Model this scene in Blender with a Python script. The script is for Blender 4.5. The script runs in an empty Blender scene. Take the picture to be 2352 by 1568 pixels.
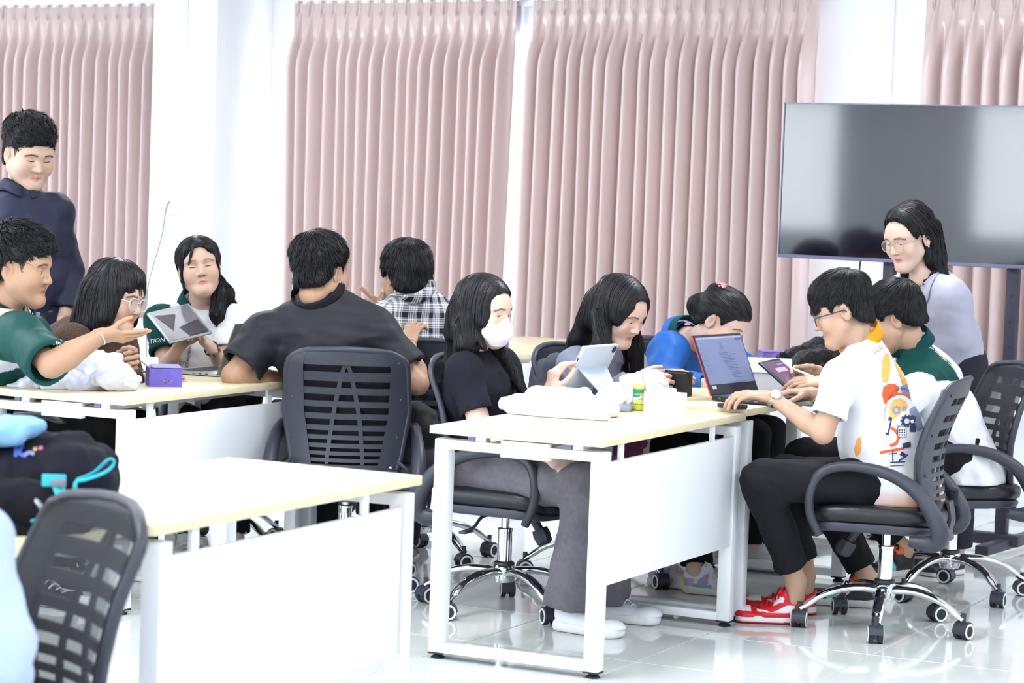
import bpy, bmesh, math, random
import numpy as np
from mathutils import Vector, Matrix
from mathutils.bvhtree import BVHTree
SC = bpy.context.scene
COL = SC.collection
PI = math.pi
random.seed(7); RNG = np.random.default_rng(7)

# ---------------------------------------------------------------- camera
F_PX, PITCH, ROLL, CAM_H = 5705.18, -0.0623169, 0.0355923, 1.51558
_f = np.array([0, math.cos(PITCH), math.sin(PITCH)]); _r = np.array([1., 0, 0]); _u = np.cross(_r, _f)
CR = math.cos(ROLL) * _r + math.sin(ROLL) * _u; CU = -math.sin(ROLL) * _r + math.cos(ROLL) * _u
C0 = np.array([0, 0, CAM_H])
def ray(x, y): return (x - 1176) / F_PX * CR - (y - 784) / F_PX * CU + _f
def at_z(x, y, z=0.0):
    d = ray(x, y); return C0 + d * (z - CAM_H) / d[2]
def at_Y(x, y, Y):
    d = ray(x, y); return C0 + d * Y / d[1]
cd = bpy.data.cameras.new('camera'); cam = bpy.data.objects.new('camera', cd); COL.objects.link(cam)
M = Matrix.Identity(4)
for i in range(3):
    M[i][0] = CR[i]; M[i][1] = CU[i]; M[i][2] = -_f[i]; M[i][3] = C0[i]
cam.matrix_world = M
cd.sensor_width = 36; cd.lens = F_PX / 2352 * 36; cd.clip_end = 200
cd.dof.use_dof = True; cd.dof.focus_distance = 8.9; cd.dof.aperture_fstop = 5.6
SC.camera = cam
SC.view_settings.view_transform = 'Standard'; SC.view_settings.look = 'None'
SC.view_settings.exposure = 0.92; SC.view_settings.gamma = 1.0; SC.view_settings.use_curve_mapping = False
# ---------------------------------------------------------------- sky (bright overcast day outside the windows)
W = bpy.data.worlds.new('overcast_sky'); SC.world = W; W.use_nodes = True
W.node_tree.nodes['Background'].inputs[0].default_value = (0.86, 0.93, 1.0, 1)
W.node_tree.nodes['Background'].inputs[1].default_value = 6.0
LIGHT_POWER = 24.0            # each ceiling panel
SC.cycles.max_bounces = 6; SC.cycles.diffuse_bounces = 3; SC.cycles.glossy_bounces = 3; SC.cycles.transparent_max_bounces = 6; SC.cycles.transmission_bounces = 4
SC.cycles.use_light_tree = False; SC.cycles.use_adaptive_sampling = True; SC.cycles.adaptive_threshold = .04
SC.cycles.caustics_reflective = False; SC.cycles.caustics_refractive = False
# ---------------------------------------------------------------- materials
MATS = {}
def lin(c):
    return tuple((x / 12.92 if x <= .04045 else ((x + .055) / 1.055) ** 2.4) for x in c)
def rgb(r, g, b): return lin((r / 255, g / 255, b / 255))
def mat(name, col=None, rough=.5, metal=0, spec=.5, bump=None, noise=None, sheen=0, coat=0, alpha=1, emit=None, attr=None, trans=0, sss=0, aniso=0):
    """bump=(scale,strength[,stretch xyz]); noise=(scale,amount[,stretch]) colour variation; attr=vertex colour"""
    if name in MATS: return MATS[name]
    m = bpy.data.materials.new(name); m.use_nodes = True; nt = m.node_tree; N = nt.nodes; L = nt.links
    b = N['Principled BSDF']
    if col is not None: b.inputs['Base Color'].default_value = (*col, 1)
    b.inputs['Roughness'].default_value = rough; b.inputs['Metallic'].default_value = metal
    b.inputs['Specular IOR Level'].default_value = spec
    if sheen: b.inputs['Sheen Weight'].default_value = sheen; b.inputs['Sheen Roughness'].default_value = .4
    if coat: b.inputs['Coat Weight'].default_value = coat; b.inputs['Coat Roughness'].default_value = .08
    if aniso: b.inputs['Anisotropic'].default_value = aniso
    if trans: b.inputs['Transmission Weight'].default_value = trans
    if sss:
        b.inputs['Subsurface Weight'].default_value = sss; b.inputs['Subsurface Radius'].default_value = (.012, .005, .003); b.inputs['Subsurface Scale'].default_value = 1
    if alpha < 1: b.inputs['Alpha'].default_value = alpha
    if emit: b.inputs['Emission Color'].default_value = (*emit[0], 1); b.inputs['Emission Strength'].default_value = emit[1]
    src = None
    if attr:
        a = N.new('ShaderNodeAttribute'); a.attribute_name = attr; src = a.outputs['Color']; L.new(src, b.inputs['Base Color'])
    def coords(stretch):
        tc = N.new('ShaderNodeTexCoord'); mp = N.new('ShaderNodeMapping'); mp.inputs['Scale'].default_value = stretch
        L.new(tc.outputs['Object'], mp.inputs['Vector']); return mp.outputs['Vector']
    if noise:
        t = N.new('ShaderNodeTexNoise'); t.inputs['Scale'].default_value = noise[0]; t.inputs['Detail'].default_value = 4
        L.new(coords(noise[2] if len(noise) > 2 else (1, 1, 1)), t.inputs['Vector'])
        mr = N.new('ShaderNodeMapRange'); mr.inputs[1].default_value = .3; mr.inputs[2].default_value = .7
        mr.inputs[3].default_value = 1 - noise[1]; mr.inputs[4].default_value = 1 + noise[1]
        L.new(t.outputs['Fac'], mr.inputs[0])
        mx = N.new('ShaderNodeMix'); mx.data_type = 'RGBA'; mx.blend_type = 'MULTIPLY'; mx.inputs[0].default_value = 1
        if src: L.new(src, mx.inputs[6])
        else: mx.inputs[6].default_value = (*col, 1)
        L.new(mr.outputs[0], mx.inputs[7]); L.new(mx.outputs[2], b.inputs['Base Color'])
    if bump:
        t = N.new('ShaderNodeTexNoise'); t.inputs['Scale'].default_value = bump[0]; t.inputs['Detail'].default_value = 3
        L.new(coords(bump[2] if len(bump) > 2 else (1, 1, 1)), t.inputs['Vector'])
        bp = N.new('ShaderNodeBump'); bp.inputs['Strength'].default_value = bump[1]; bp.inputs['Distance'].default_value = .01
        L.new(t.outputs['Fac'], bp.inputs['Height']); L.new(bp.outputs[0], b.inputs['Normal'])
    MATS[name] = m; return m
def tmat(name, col, fac, rough=.5):
    """see-through fabric mesh / clear film: a mix of the surface and plain transparency"""
    if name in MATS: return MATS[name]
    m = bpy.data.materials.new(name); m.use_nodes = True; N = m.node_tree.nodes; L = m.node_tree.links
    b = N['Principled BSDF']; b.inputs['Base Color'].default_value = (*col, 1); b.inputs['Roughness'].default_value = rough
    t = N.new('ShaderNodeBsdfTransparent'); mx = N.new('ShaderNodeMixShader'); mx.inputs[0].default_value = fac
    L.new(b.outputs[0], mx.inputs[1]); L.new(t.outputs[0], mx.inputs[2]); L.new(mx.outputs[0], N['Material Output'].inputs[0])
    MATS[name] = m; return m
WHITE_METAL = mat('white_powder_coat', rgb(238, 241, 247), .35, spec=.4)
WALL = mat('white_wall_paint', rgb(243, 246, 251), .75, bump=(120, .05))
CEIL = mat('white_ceiling', rgb(245, 246, 248), .8)
TILE = mat('porcelain_tile', rgb(224, 229, 228), .06, spec=.55, noise=(3, .035))
GROUT = mat('tile_grout', rgb(196, 198, 200), .7)
WOODTOP = mat('pale_maple_laminate', rgb(233, 219, 184), .38, noise=(9, .05, (1, 12, 12)))
BLACK_PLASTIC = mat('black_plastic', rgb(54, 56, 68), .42, bump=(500, .05))
BLACK_LEATHER = mat('black_leatherette', rgb(28, 29, 38), .35, bump=(60, .12))
CHROME = mat('chrome', (.82, .83, .85), .08, metal=1)
WHITE_PLASTIC = mat('white_plastic', rgb(236, 236, 238), .3)
DARK_RUBBER = mat('dark_rubber', rgb(36, 38, 48), .6)
MESH_FABRIC = tmat('black_mesh_fabric', rgb(30, 31, 38), .32, .8)
GREY_PAD = mat('blue_grey_plastic', rgb(112, 122, 160), .5)
GREY_METAL = mat('grey_metal', rgb(150, 153, 166), .35, metal=.5)
BLACK_METAL = mat('black_metal', rgb(52, 52, 66), .45)
# ---------------------------------------------------------------- mesh helpers
def tag(o, label=None, cat=None, group=None, kind=None):
    if label: o['label'] = label
    if cat: o['category'] = cat
    if group: o['group'] = group
    if kind: o['kind'] = kind
    return o
def empty(name, loc=(0, 0, 0), rz=0, label=None, cat=None, group=None):
    o = bpy.data.objects.new(name, None); COL.objects.link(o); o.location = loc; o.rotation_euler = (0, 0, rz); o.empty_display_size = .05
    return tag(o, label, cat, group)
def link(name, me, parent=None, loc=None, rz=None):
    o = bpy.data.objects.new(name, me); COL.objects.link(o)
    if parent: o.parent = parent
    if loc is not None: o.location = loc
    if rz is not None: o.rotation_euler = (0, 0, rz)
    return o
class MB:
    def __init__(s): s.v = []; s.f = []; s.m = []; s.mi = 0
    def add(s, vs, fs):
        o = len(s.v); s.v += [tuple(map(float, p)) for p in vs]; s.f += [tuple(o + i for i in f) for f in fs]; s.m += [s.mi] * len(fs); return s
    def box(s, c, d, ax=None, bev=0):
        """centre c, full sizes d, axes ax (3 unit vectors); bev = chamfer"""
        ax = ax or ((1, 0, 0), (0, 1, 0), (0, 0, 1)); A = np.array(ax, float); c = np.array(c, float); h = np.array(d, float) / 2
        if bev <= 0:
            P = [c + A.T @ (h * np.array((i, j, k))) for i in (-1, 1) for j in (-1, 1) for k in (-1, 1)]
            return s.add(P, [(0, 1, 3, 2), (4, 6, 7, 5), (0, 4, 5, 1), (2, 3, 7, 6), (0, 2, 6, 4), (1, 5, 7, 3)])
        bm = bmesh.new(); bmesh.ops.create_cube(bm, size=1)
        for v in bm.verts: v.co = Vector((v.co.x * 2 * h[0], v.co.y * 2 * h[1], v.co.z * 2 * h[2]))
        bmesh.ops.bevel(bm, geom=bm.edges[:], offset=bev, segments=2, affect='EDGES', profile=.5)
        bm.verts.index_update()
        s.add([c + A.T @ np.array(v.co) for v in bm.verts], [[v.index for v in f.verts] for f in bm.faces]); bm.free(); return s
    def b2(s, lo, hi, bev=0):
        lo = np.array(lo, float); hi = np.array(hi, float); return s.box((lo + hi) / 2, hi - lo, None, bev)
    def tube(s, pts, rad, n=8, caps=True, flat=None, up=None):
        """swept tube; rad scalar or list; flat=(a,b) section scale"""
        P = np.array(pts, float); k = len(P); R = np.ones(k) * rad if np.isscalar(rad) else np.array(rad, float)
        T = np.gradient(P, axis=0) if k > 2 else np.repeat([P[-1] - P[0]], k, 0)
        T /= np.linalg.norm(T, axis=1)[:, None] + 1e-12
        ref = np.array(up if up is not None else ((0, 0, 1) if abs(T[0][2]) < .9 else (1, 0, 0)), float)
        o = len(s.v); fa, fb = flat or (1, 1); a = ref
        for i in range(k):
            a = a - T[i] * (a @ T[i])
            if np.linalg.norm(a) < 1e-6: a = np.cross(T[i], (0.3, .5, .8))
            a = a / np.linalg.norm(a); b = np.cross(T[i], a)
            for j in range(n):
                t = 2 * PI * (j + .5) / n; s.v.append(tuple(P[i] + R[i] * (fa * math.cos(t) * a + fb * math.sin(t) * b)))
        for i in range(k - 1):
            for j in range(n):
                s.f.append((o + i * n + j, o + i * n + (j + 1) % n, o + (i + 1) * n + (j + 1) % n, o + (i + 1) * n + j)); s.m.append(s.mi)
        if caps:
            s.f.append(tuple(o + j for j in range(n))[::-1]); s.f.append(tuple(o + (k - 1) * n + j for j in range(n))); s.m += [s.mi] * 2
        return s
    def lathe(s, prof, c=(0, 0, 0), ax=(0, 0, 1), n=16):
        """prof: list of (r, h)"""
        ax = np.array(ax, float); ax /= np.linalg.norm(ax); a = np.cross(ax, (0, 0, 1) if abs(ax[2]) < .9 else (1, 0, 0)); a /= np.linalg.norm(a); b = np.cross(ax, a); c = np.array(c, float)
        o = len(s.v)
        for r, h in prof:
            for j in range(n):
                t = 2 * PI * j / n; s.v.append(tuple(c + ax * h + r * (math.cos(t) * a + math.sin(t) * b)))
        for i in range(len(prof) - 1):
            for j in range(n):
                s.f.append((o + i * n + j, o + i * n + (j + 1) % n, o + (i + 1) * n + (j + 1) % n, o + (i + 1) * n + j)); s.m.append(s.mi)
        s.f.append(tuple(o + j for j in range(n))[::-1]); s.f.append(tuple(o + (len(prof) - 1) * n + j for j in range(n))); s.m += [s.mi] * 2
        return s
    def grid(s, fn, nu, nv, close=False):
        o = len(s.v)
        for j in range(nv + 1):
            for i in range(nu + 1): s.v.append(tuple(map(float, fn(i / nu, j / nv))))
        for j in range(nv):
            for i in range(nu):
                a = o + j * (nu + 1) + i; s.f.append((a, a + 1, a + nu + 2, a + nu + 1)); s.m.append(s.mi)
        return s
    def prism(s, poly, p0, ex, ey, d):
        """2D polygon placed at p0 with axes ex, ey and extruded by vector d"""
        p0, ex, ey, d = (np.array(x, float) for x in (p0, ex, ey, d)); n = len(poly)
        a = [p0 + x * ex + y * ey for x, y in poly]; o = len(s.v)
        s.v += [tuple(p) for p in a] + [tuple(p + d) for p in a]
        s.f.append(tuple(o + i for i in range(n))[::-1]); s.f.append(tuple(o + n + i for i in range(n)))
        for i in range(n): s.f.append((o + i, o + (i + 1) % n, o + n + (i + 1) % n, o + n + i))
        s.m += [s.mi] * (n + 2); return s
    def mesh(s, name, mats, smooth=True, ang=35):
        me = bpy.data.meshes.new(name); me.from_pydata(s.v, [], s.f); me.update()
        mats = mats if isinstance(mats, (list, tuple)) else [mats]
        for m in mats: me.materials.append(m)
        if len(mats) > 1: me.polygons.foreach_set('material_index', s.m)
        bm = bmesh.new(); bm.from_mesh(me); bmesh.ops.recalc_face_normals(bm, faces=bm.faces); bm.to_mesh(me); bm.free()
        if smooth:
            me.polygons.foreach_set('use_smooth', [True] * len(me.polygons)); me.set_sharp_from_angle(angle=math.radians(ang))
        return me
    def build(s, name, mats, parent=None, smooth=True, ang=35, loc=None, rz=None):
        return link(name, s.mesh(name, mats, smooth, ang), parent, loc, rz)
def spline(pts, n):
    """Catmull-Rom through pts, n samples per span"""
    P = np.array(pts, float); Q = np.vstack([2 * P[0] - P[1], P, 2 * P[-1] - P[-2]]); out = []
    for i in range(1, len(Q) - 2):
        for k in range(n):
            t = k / n; a, b, c, d = Q[i - 1], Q[i], Q[i + 1], Q[i + 2]
            out.append(.5 * ((2 * b) + (c - a) * t + (2 * a - 5 * b + 4 * c - d) * t * t + (3 * b - a - 3 * c + d) * t ** 3))
    out.append(P[-1]); return np.array(out)
def copy_tree(o, parent=None):
    c = o.copy(); COL.objects.link(c); c.parent = parent
    for ch in o.children: copy_tree(ch, c)
    return c
# ---------------------------------------------------------------- room shell
WA = math.radians(33.5)
WV = np.array([math.cos(WA), -math.sin(WA), 0]); WN = np.array([-math.sin(WA), -math.cos(WA), 0]); Q0 = np.array([2.41, 12.016, 0]); ZV = np.array([0, 0, 1.])
def wp(s, t, z): return Q0 + s * WV + t * WN + z * ZV          # along the back wall, into the room, up
WAX = (tuple(WV), tuple(WN), (0, 0, 1))
CEIL_H = 2.95; S0, S1, T1 = -9.5, 6.5, 13.5
def wbox(mb, s0, s1, t0, t1, z0, z1, bev=0):
    mb.box(wp((s0 + s1) / 2, (t0 + t1) / 2, (z0 + z1) / 2), (abs(s1 - s0), abs(t1 - t0), abs(z1 - z0)), WAX, bev); return mb
def struct(mb, name, m, parent=None, smooth=False):
    o = mb.build(name, m, parent, smooth)
    if parent is None: o['kind'] = 'structure'
    return o
def wall_with_openings(name, t0, t1, wins, label):
    """wall slab along s between t0 and t1 with window openings (s0,s1,z0,z1)"""
    mb = MB(); cur = S0
    for a, b, z0, z1 in wins:
        wbox(mb, cur, a, t0, t1, 0, CEIL_H); wbox(mb, a, b, t0, t1, 0, z0); wbox(mb, a, b, t0, t1, z1, CEIL_H); cur = b
    wbox(mb, cur, S1, t0, t1, 0, CEIL_H)
    o = struct(mb, name, WALL); tag(o, label); return o
BACK_WINS = [(-7.6, -5.35, .85, 2.4), (-4.3, -1.15, .85, 2.4), (-.4, 2.6, .85, 2.4)]
FRONT_WINS = [(-8.2, -5.25, 1.15, 2.5), (-3.95, -1.0, 1.15, 2.5), (.6, 3.6, 1.15, 2.5)]
wall_with_openings('wall_back', -.2, 0, BACK_WINS, 'white painted wall behind the pink curtains')
wall_with_openings('wall_front', T1, T1 + .2, FRONT_WINS, 'white wall with windows opposite the curtains')
tag(struct(wbox(MB(), S0 - .2, S0, -.2, T1 + .2, 0, CEIL_H), 'wall_left', WALL), 'plain white side wall')
tag(struct(wbox(MB(), S1, S1 + .2, -.2, T1 + .2, 0, CEIL_H), 'wall_right', WALL), 'plain white side wall on the right')
tag(struct(wbox(MB(), S0 - .2, S1 + .2, -.2, T1 + .2, CEIL_H, CEIL_H + .1), 'ceiling', CEIL), 'white flat ceiling with light panels')
GLASS = tmat('window_glass', rgb(235, 243, 250), .9, .05)
k = 0
for wins, t in ((BACK_WINS, -.1), (FRONT_WINS, T1 + .1)):
    for a, b, z0, z1 in wins:
        k += 1; mb = MB()
        for (p, q, r, s_) in ((a, b, z0, z0 + .05), (a, b, z1 - .05, z1), (a, a + .05, z0, z1), (b - .05, b, z0, z1), ((a + b) / 2 - .03, (a + b) / 2 + .03, z0, z1)):
            wbox(mb, p, q, t - .03, t + .03, r, s_)
        o = mb.build('window_%d' % k, WHITE_METAL, None, False); tag(o, 'white aluminium sliding window frame', kind='structure')
        for p, q in ((a + .05, (a + b) / 2 - .03), ((a + b) / 2 + .03, b - .05)):
            wbox(MB(), p, q, t - .004, t + .004, z0 + .05, z1 - .05).build('pane', GLASS, o, False)
# column on the left with conduits and outlet
o = struct(wbox(MB(), -5.118, -4.64, 0, .5, 0, CEIL_H, .004), 'wall_column', WALL); tag(o, 'square white column standing out from the wall')
def prim(fn): return fn
# tiled floor
TA = math.radians(26.0); UV = np.array([math.cos(TA), -math.sin(TA), 0]); VV = np.array([math.sin(TA), math.cos(TA), 0])   # table / tile axes
flo = struct(wbox(MB(), S0 - .2, S1 + .2, -.2, T1 + .2, -.06, -.004), 'floor', GROUT); tag(flo, 'glossy pale grey porcelain tiled floor')
TS = .6; tm = MB().box((0, 0, -.004), (TS - .004, TS - .004, .008), (tuple(UV), tuple(VV), (0, 0, 1)), .0012).mesh('tile', TILE, False)
cells = []
TO = at_z(1460, 1520)
for i in range(-30, 31):
    for j in range(-30, 31):
        c = TO + (i + .5) * TS * UV + (j + .5) * TS * VV; d = c - Q0; s_, t_ = d @ WV, d @ WN
        if S0 < s_ < S1 and 0 < t_ < T1:
            v = c - C0; z = v @ _f; px = abs(F_PX * (v @ CR) / z) if z > 3 else 9e9
            cells.append((px > 1700 or z < 4.5, z, c))
cells.sort(key=lambda q: (q[0], q[1]))
rest = MB()
for n_, (far, z, c) in enumerate(cells):
    if n_ < 230: link('tile', tm, flo, (c[0], c[1], 0))
    else: rest.box((c[0], c[1], -.004), (TS - .004, TS - .004, .008), (tuple(UV), tuple(VV), (0, 0, 1)))
tag(rest.build('tiles', TILE, flo, False), kind='stuff')
# ceiling light panels (out of frame above)
LPAN = mat('led_panel', (1, 1, 1), .5, emit=((.96, .98, 1.0), 3.0)); LPAN.cycles.emission_sampling = 'NONE'
pm = MB().b2((-.3, -.6, -.012), (.3, .6, -.004)); fm = MB()
for lo, hi in (((-.32, -.62, -.03), (-.3, .62, 0)), ((.3, -.62, -.03), (.32, .62, 0)), ((-.3, -.62, -.03), (.3, -.6, 0)), ((-.3, .6, -.03), (.3, .62, 0))): fm.b2(lo, hi)
pm = pm.mesh('diffuser', LPAN, False); fm = fm.mesh('frame', WHITE_METAL, False)
ld = bpy.data.lights.new('ceiling_panel', 'AREA'); ld.shape = 'RECTANGLE'; ld.size = .6; ld.size_y = 1.2; ld.energy = LIGHT_POWER; ld.color = (.92, .96, 1.0)
rowname = ['curtain wall', 'second row from the curtains', 'third row from the curtains', 'row above the camera', 'row by the front windows']
for a, t in enumerate((2.2, 5.4, 8.6, 11.8)):
    for b, s_ in enumerate((-7.0, -3.4, .2, 3.8)):
        p = wp(s_, t, CEIL_H)
        e = empty('ceiling_light', p, -WA, 'square LED ceiling panel, %s of four along the %s' % (['first', 'second', 'third', 'fourth', 'fifth'][b], rowname[a]), 'ceiling light', 'ceiling light panels')
        link('diffuser', pm, e); link('frame', fm, e)
        l = bpy.data.objects.new('panel_light', ld); COL.objects.link(l); l.parent = e; l.location = (0, 0, -.04)
# ---------------------------------------------------------------- curtains
def curtain_mat():
    m = mat('pink_satin_curtain', rgb(210, 187, 185), .28, spec=.9, sheen=.15, noise=(2.2, .06, (1, 1, .25)), bump=(900, .06))
    return m
CURT = curtain_mat()
def curtain(s0, s1, nple, label, seed, stain=False, z0=.65, z1=2.53, t=.13, lean=0):
    rs = np.random.default_rng(seed); per = (s1 - s0) / nple
    ph = rs.uniform(-.25, .25, nple + 1) * .5; am = rs.uniform(.75, 1.25, nple + 1); dr = rs.uniform(-.35, .35, nple + 1)
    NU = nple * 14; zs = np.concatenate([np.linspace(z0, 2.25, 30), np.linspace(2.27, z1, 16)])
    zp = 2.44
    V = np.zeros((len(zs), NU + 1, 3))
    for j, z in enumerate(zs):
        u = np.linspace(0, nple, NU + 1); k = np.clip(np.floor(u).astype(int), 0, nple - 1); fr = u - k - .5
        drop = np.clip((zp - z) / (zp - z0), 0, 1)
        cen = (ph[k] * .6 + dr[k] * drop * .5) * .5
        x = fr - cen
        if z > zp - .02:                      # heading: flat tape with a narrow pinch, opening into two loops above
            w = .10 + .9 * np.clip(z - zp, 0, 1)
            d = np.exp(-(x / w) ** 4) * .028 - np.exp(-(x / (w * .45)) ** 2) * .022 * np.clip((z - zp) / .03, 0, 1)
        else:
            b = np.clip((zp - z) / .30, 0, 1); b = b * b * (3 - 2 * b); w = .11 + .13 * b
            d0 = np.exp(-(np.abs(x) / w) ** 3) * .030
            ua = u + .10 * np.interp(u, np.arange(nple + 1), ph * 3) + .22 * drop * np.interp(u, np.arange(nple + 1), dr)      # folds drift sideways as they fall
            cc = np.cos(2 * PI * (ua - .5) + .45 * np.sin(2 * PI * ua + seed)); d1 = (.5 + .5 * cc) ** .8 * .105 * np.interp(u, np.arange(nple + 1), am)
            d = d0 * (1 - b) + d1 * b + b * .012 * np.sin(u * 1.3 + z * .8 + seed)
        ss = s0 + u * per + lean * drop * (u / nple - .5)
        P = Q0[None] + ss[:, None] * WV + (t - .03 + d)[:, None] * WN; P[:, 2] = z; V[j] = P
    vs = V.reshape(-1, 3); n = NU + 1; fs = [(j * n + i, j * n + i + 1, (j + 1) * n + i + 1, (j + 1) * n + i) for j in range(len(zs) - 1) for i in range(NU)]
    mb = MB(); mb.add(vs, fs)
    e = empty('curtain', wp((s0 + s1) / 2, t, z0), 0, label, 'curtain', 'pink pleated curtains')
    ob = mb.build('fabric', CURT, None, True, 180); ob.parent = e; ob.matrix_parent_inverse = Matrix.Translation(-Vector(e.location))
    md = ob.modifiers.new('thickness', 'SOLIDIFY'); md.thickness = .002
    pin = MB()                                # pinch stitches: one loop pair on each pleat
    base = MB()
    for sgn in (-1, 1):
        base.tube(spline([(sgn * .001, 0, 0), (sgn * .006, .012, .035), (sgn * .008, .012, .075), (sgn * .010, .006, .09)], 4), .0028, 5)
    pmesh = base.mesh('pleat', CURT)
    for i in range(nple):
        p = wp(s0 + (i + .5 + ph[i] * .3) * per, t + .0, zp - .005); q = link('pleat', pmesh, e, (p[0] - e.location.x, p[1] - e.location.y, p[2] - e.location.z), math.atan2(WN[1], WN[0]) - PI / 2)
    # rail hooks strip
    r = wbox(MB(), s0 - .02, s1 + .02, t - .05, t - .02, z1 - .015, z1 + .03).build('rail', WHITE_METAL, None, False); r.parent = e; r.matrix_parent_inverse = Matrix.Translation(-Vector(e.location))
    return e
curtain(-8.1, -5.22, 30, 'dusty pink pleated curtain at the far left behind the man in navy', 3)
curtain(-4.40, -2.87, 18, 'dusty pink pleated curtain left of the bright window gap', 4, lean=-.05)
curtain(-2.76, -1.05, 20, 'dusty pink pleated curtain right of the bright window gap', 5, lean=.04)
sh = MB(); SHEER = mat('white_sheer', rgb(240, 240, 246), .7, trans=.15)
def _sh(a, b):
    p = wp(-3.02 + .45 * a, .045 + .018 * math.sin(a * 40), .70 + 1.80 * b); return p
sh.grid(_sh, 60, 6); so_ = empty('sheer_curtain', wp(-2.8, .045, .7), 0, 'white sheer curtain showing in the gap between the pink curtains', 'curtain')
_o = sh.build('sheer_fabric', SHEER, None, True, 180); _o.parent = so_; _o.matrix_parent_inverse = Matrix.Translation(-Vector(so_.location))
_o = wbox(MB(), -3.04, -2.55, .03, .06, 2.49, 2.52).build('sheer_rod', WHITE_METAL, None, False); _o.parent = so_; _o.matrix_parent_inverse = Matrix.Translation(-Vector(so_.location))
curtain(-.47, 2.3, 27, 'dusty pink pleated curtain at the right behind the television', 6)
# ---------------------------------------------------------------- desks
DW, DL, DH = .604, 1.237, .75
PA = np.array([.2908, 7.5901, 0]); PC = np.array([-1.3098, 8.4064, 0]); PD = np.array([-.7645, 5.3822, 0])
AX = (tuple(UV), tuple(VV), (0, 0, 1))
def desk(P, dz, side, label, lo=True):
    """P = front-right corner on the floor; u runs from -W to 0 (left to right), v from 0 to L (away). side=+1: panel on the right"""
    e = empty('desk', P + UV * (-DW / 2) + VV * DL / 2, -TA, label, 'desk', 'white framed desks')
    B = lambda mb, u0, u1, v0, v1, z0, z1, bev=0: mb.b2((u0 + DW / 2, v0 - DL / 2, z0), (u1 + DW / 2, v1 - DL / 2, z1), bev)
    ft = DH + dz
    B(MB(), -DW, 0, 0, DL, ft - .025, ft, .002).build('tabletop', WOODTOP, e)
    top = ft - .043
    for v0 in (.03, DL - .08):
        mb = MB()
        B(mb, -DW + .004, -DW + .054, v0, v0 + .05, .02, top, .004); B(mb, -.054, -.004, v0, v0 + .05, .02, top, .004)
        B(mb, -DW + .05, -.05, v0, v0 + .05, top - .032, top - .0005, .003); B(mb, -DW + .05, -.05, v0, v0 + .05, .0205, .05, .003)
        fr = mb.build('end_frame', WHITE_METAL, e)
        for u in (-DW + .029, -.029):
            c = (u + DW / 2, v0 + .025 - DL / 2, 0)
            MB().box((c[0], c[1], .018), (.05, .05, .005)).lathe([(.022, 0), (.023, .004), (.015, .009), (.011, .016)], c, n=14).build('foot', DARK_RUBBER, fr)
        for u in (-DW * .78, -DW * .22):
            mb = MB(); B(mb, u - .012, u + .012, v0 + .002, v0 + .03, top, ft - .025); mb.build('spacer', GREY_PAD, fr, False)
            mb = MB(); B(mb, u + .014, u + .05, v0 + .006, v0 + .04, top, ft - .025); mb.build('bracket', WHITE_METAL, fr, False)
        if v0 < .1:
            mb = MB(); B(mb, -DW * .60, -DW * .32, v0 - .006, v0 + .02, top - .042, top + .012, .002); mb.build('cable_cover', WHITE_METAL, fr)
    us = (-.028, -.012) if side > 0 else (-DW + .012, -DW + .028)
    mb = MB(); B(mb, us[0], us[1], .085, DL - .085, .285, .672 + dz, .0015); mb.build('modesty_panel', WHITE_METAL, e)
    for v in (.17, .95):
        mb = MB(); B(mb, us[0] + .003, us[1] - .003, v, v + .03, .66, ft - .025); mb.build('panel_post', WHITE_METAL, e, False)
    for u in (-DW + .19, -.24):
        mb = MB(); B(mb, u, u + .04, .08, DL - .08, top - .024, top, .002); mb.build('rail', WHITE_METAL, e)
    return e
def DP(P, u, v, z=DH): return P + u * UV + v * VV + z * ZV
PB = PA + (DL + .006) * VV; PC2 = PC + (DL + .006) * VV; PE = PD - (DL + .01) * VV - .05 * UV; PG = PB + (DL + .02) * VV - .26 * UV
desk(PA, 0, 1, 'desk in the centre front with the masked student and the yellow bottle')
desk(PB, .012, -1, 'desk under the open laptop with the red edge, joined behind the front desk')
desk(PC, 0, 1, 'desk on the left with the white jacket and the open purple box')
desk(PC2, 0, 1, 'desk behind the left desk, partly hidden by the large student in black')
desk(PD, 0, 1, 'empty bare desk nearest the camera')
desk(PE, 0, -1, 'desk at the bottom left under the black backpack')
desk(PG, .012, -1, 'far desk under the purple box and black fur jacket')
pf = at_z(1206, 826, .725) * np.array((1, 1, 0)); desk(pf, 0, -1, 'distant desk seen between the masked student and the chair, by the curtains')
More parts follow.
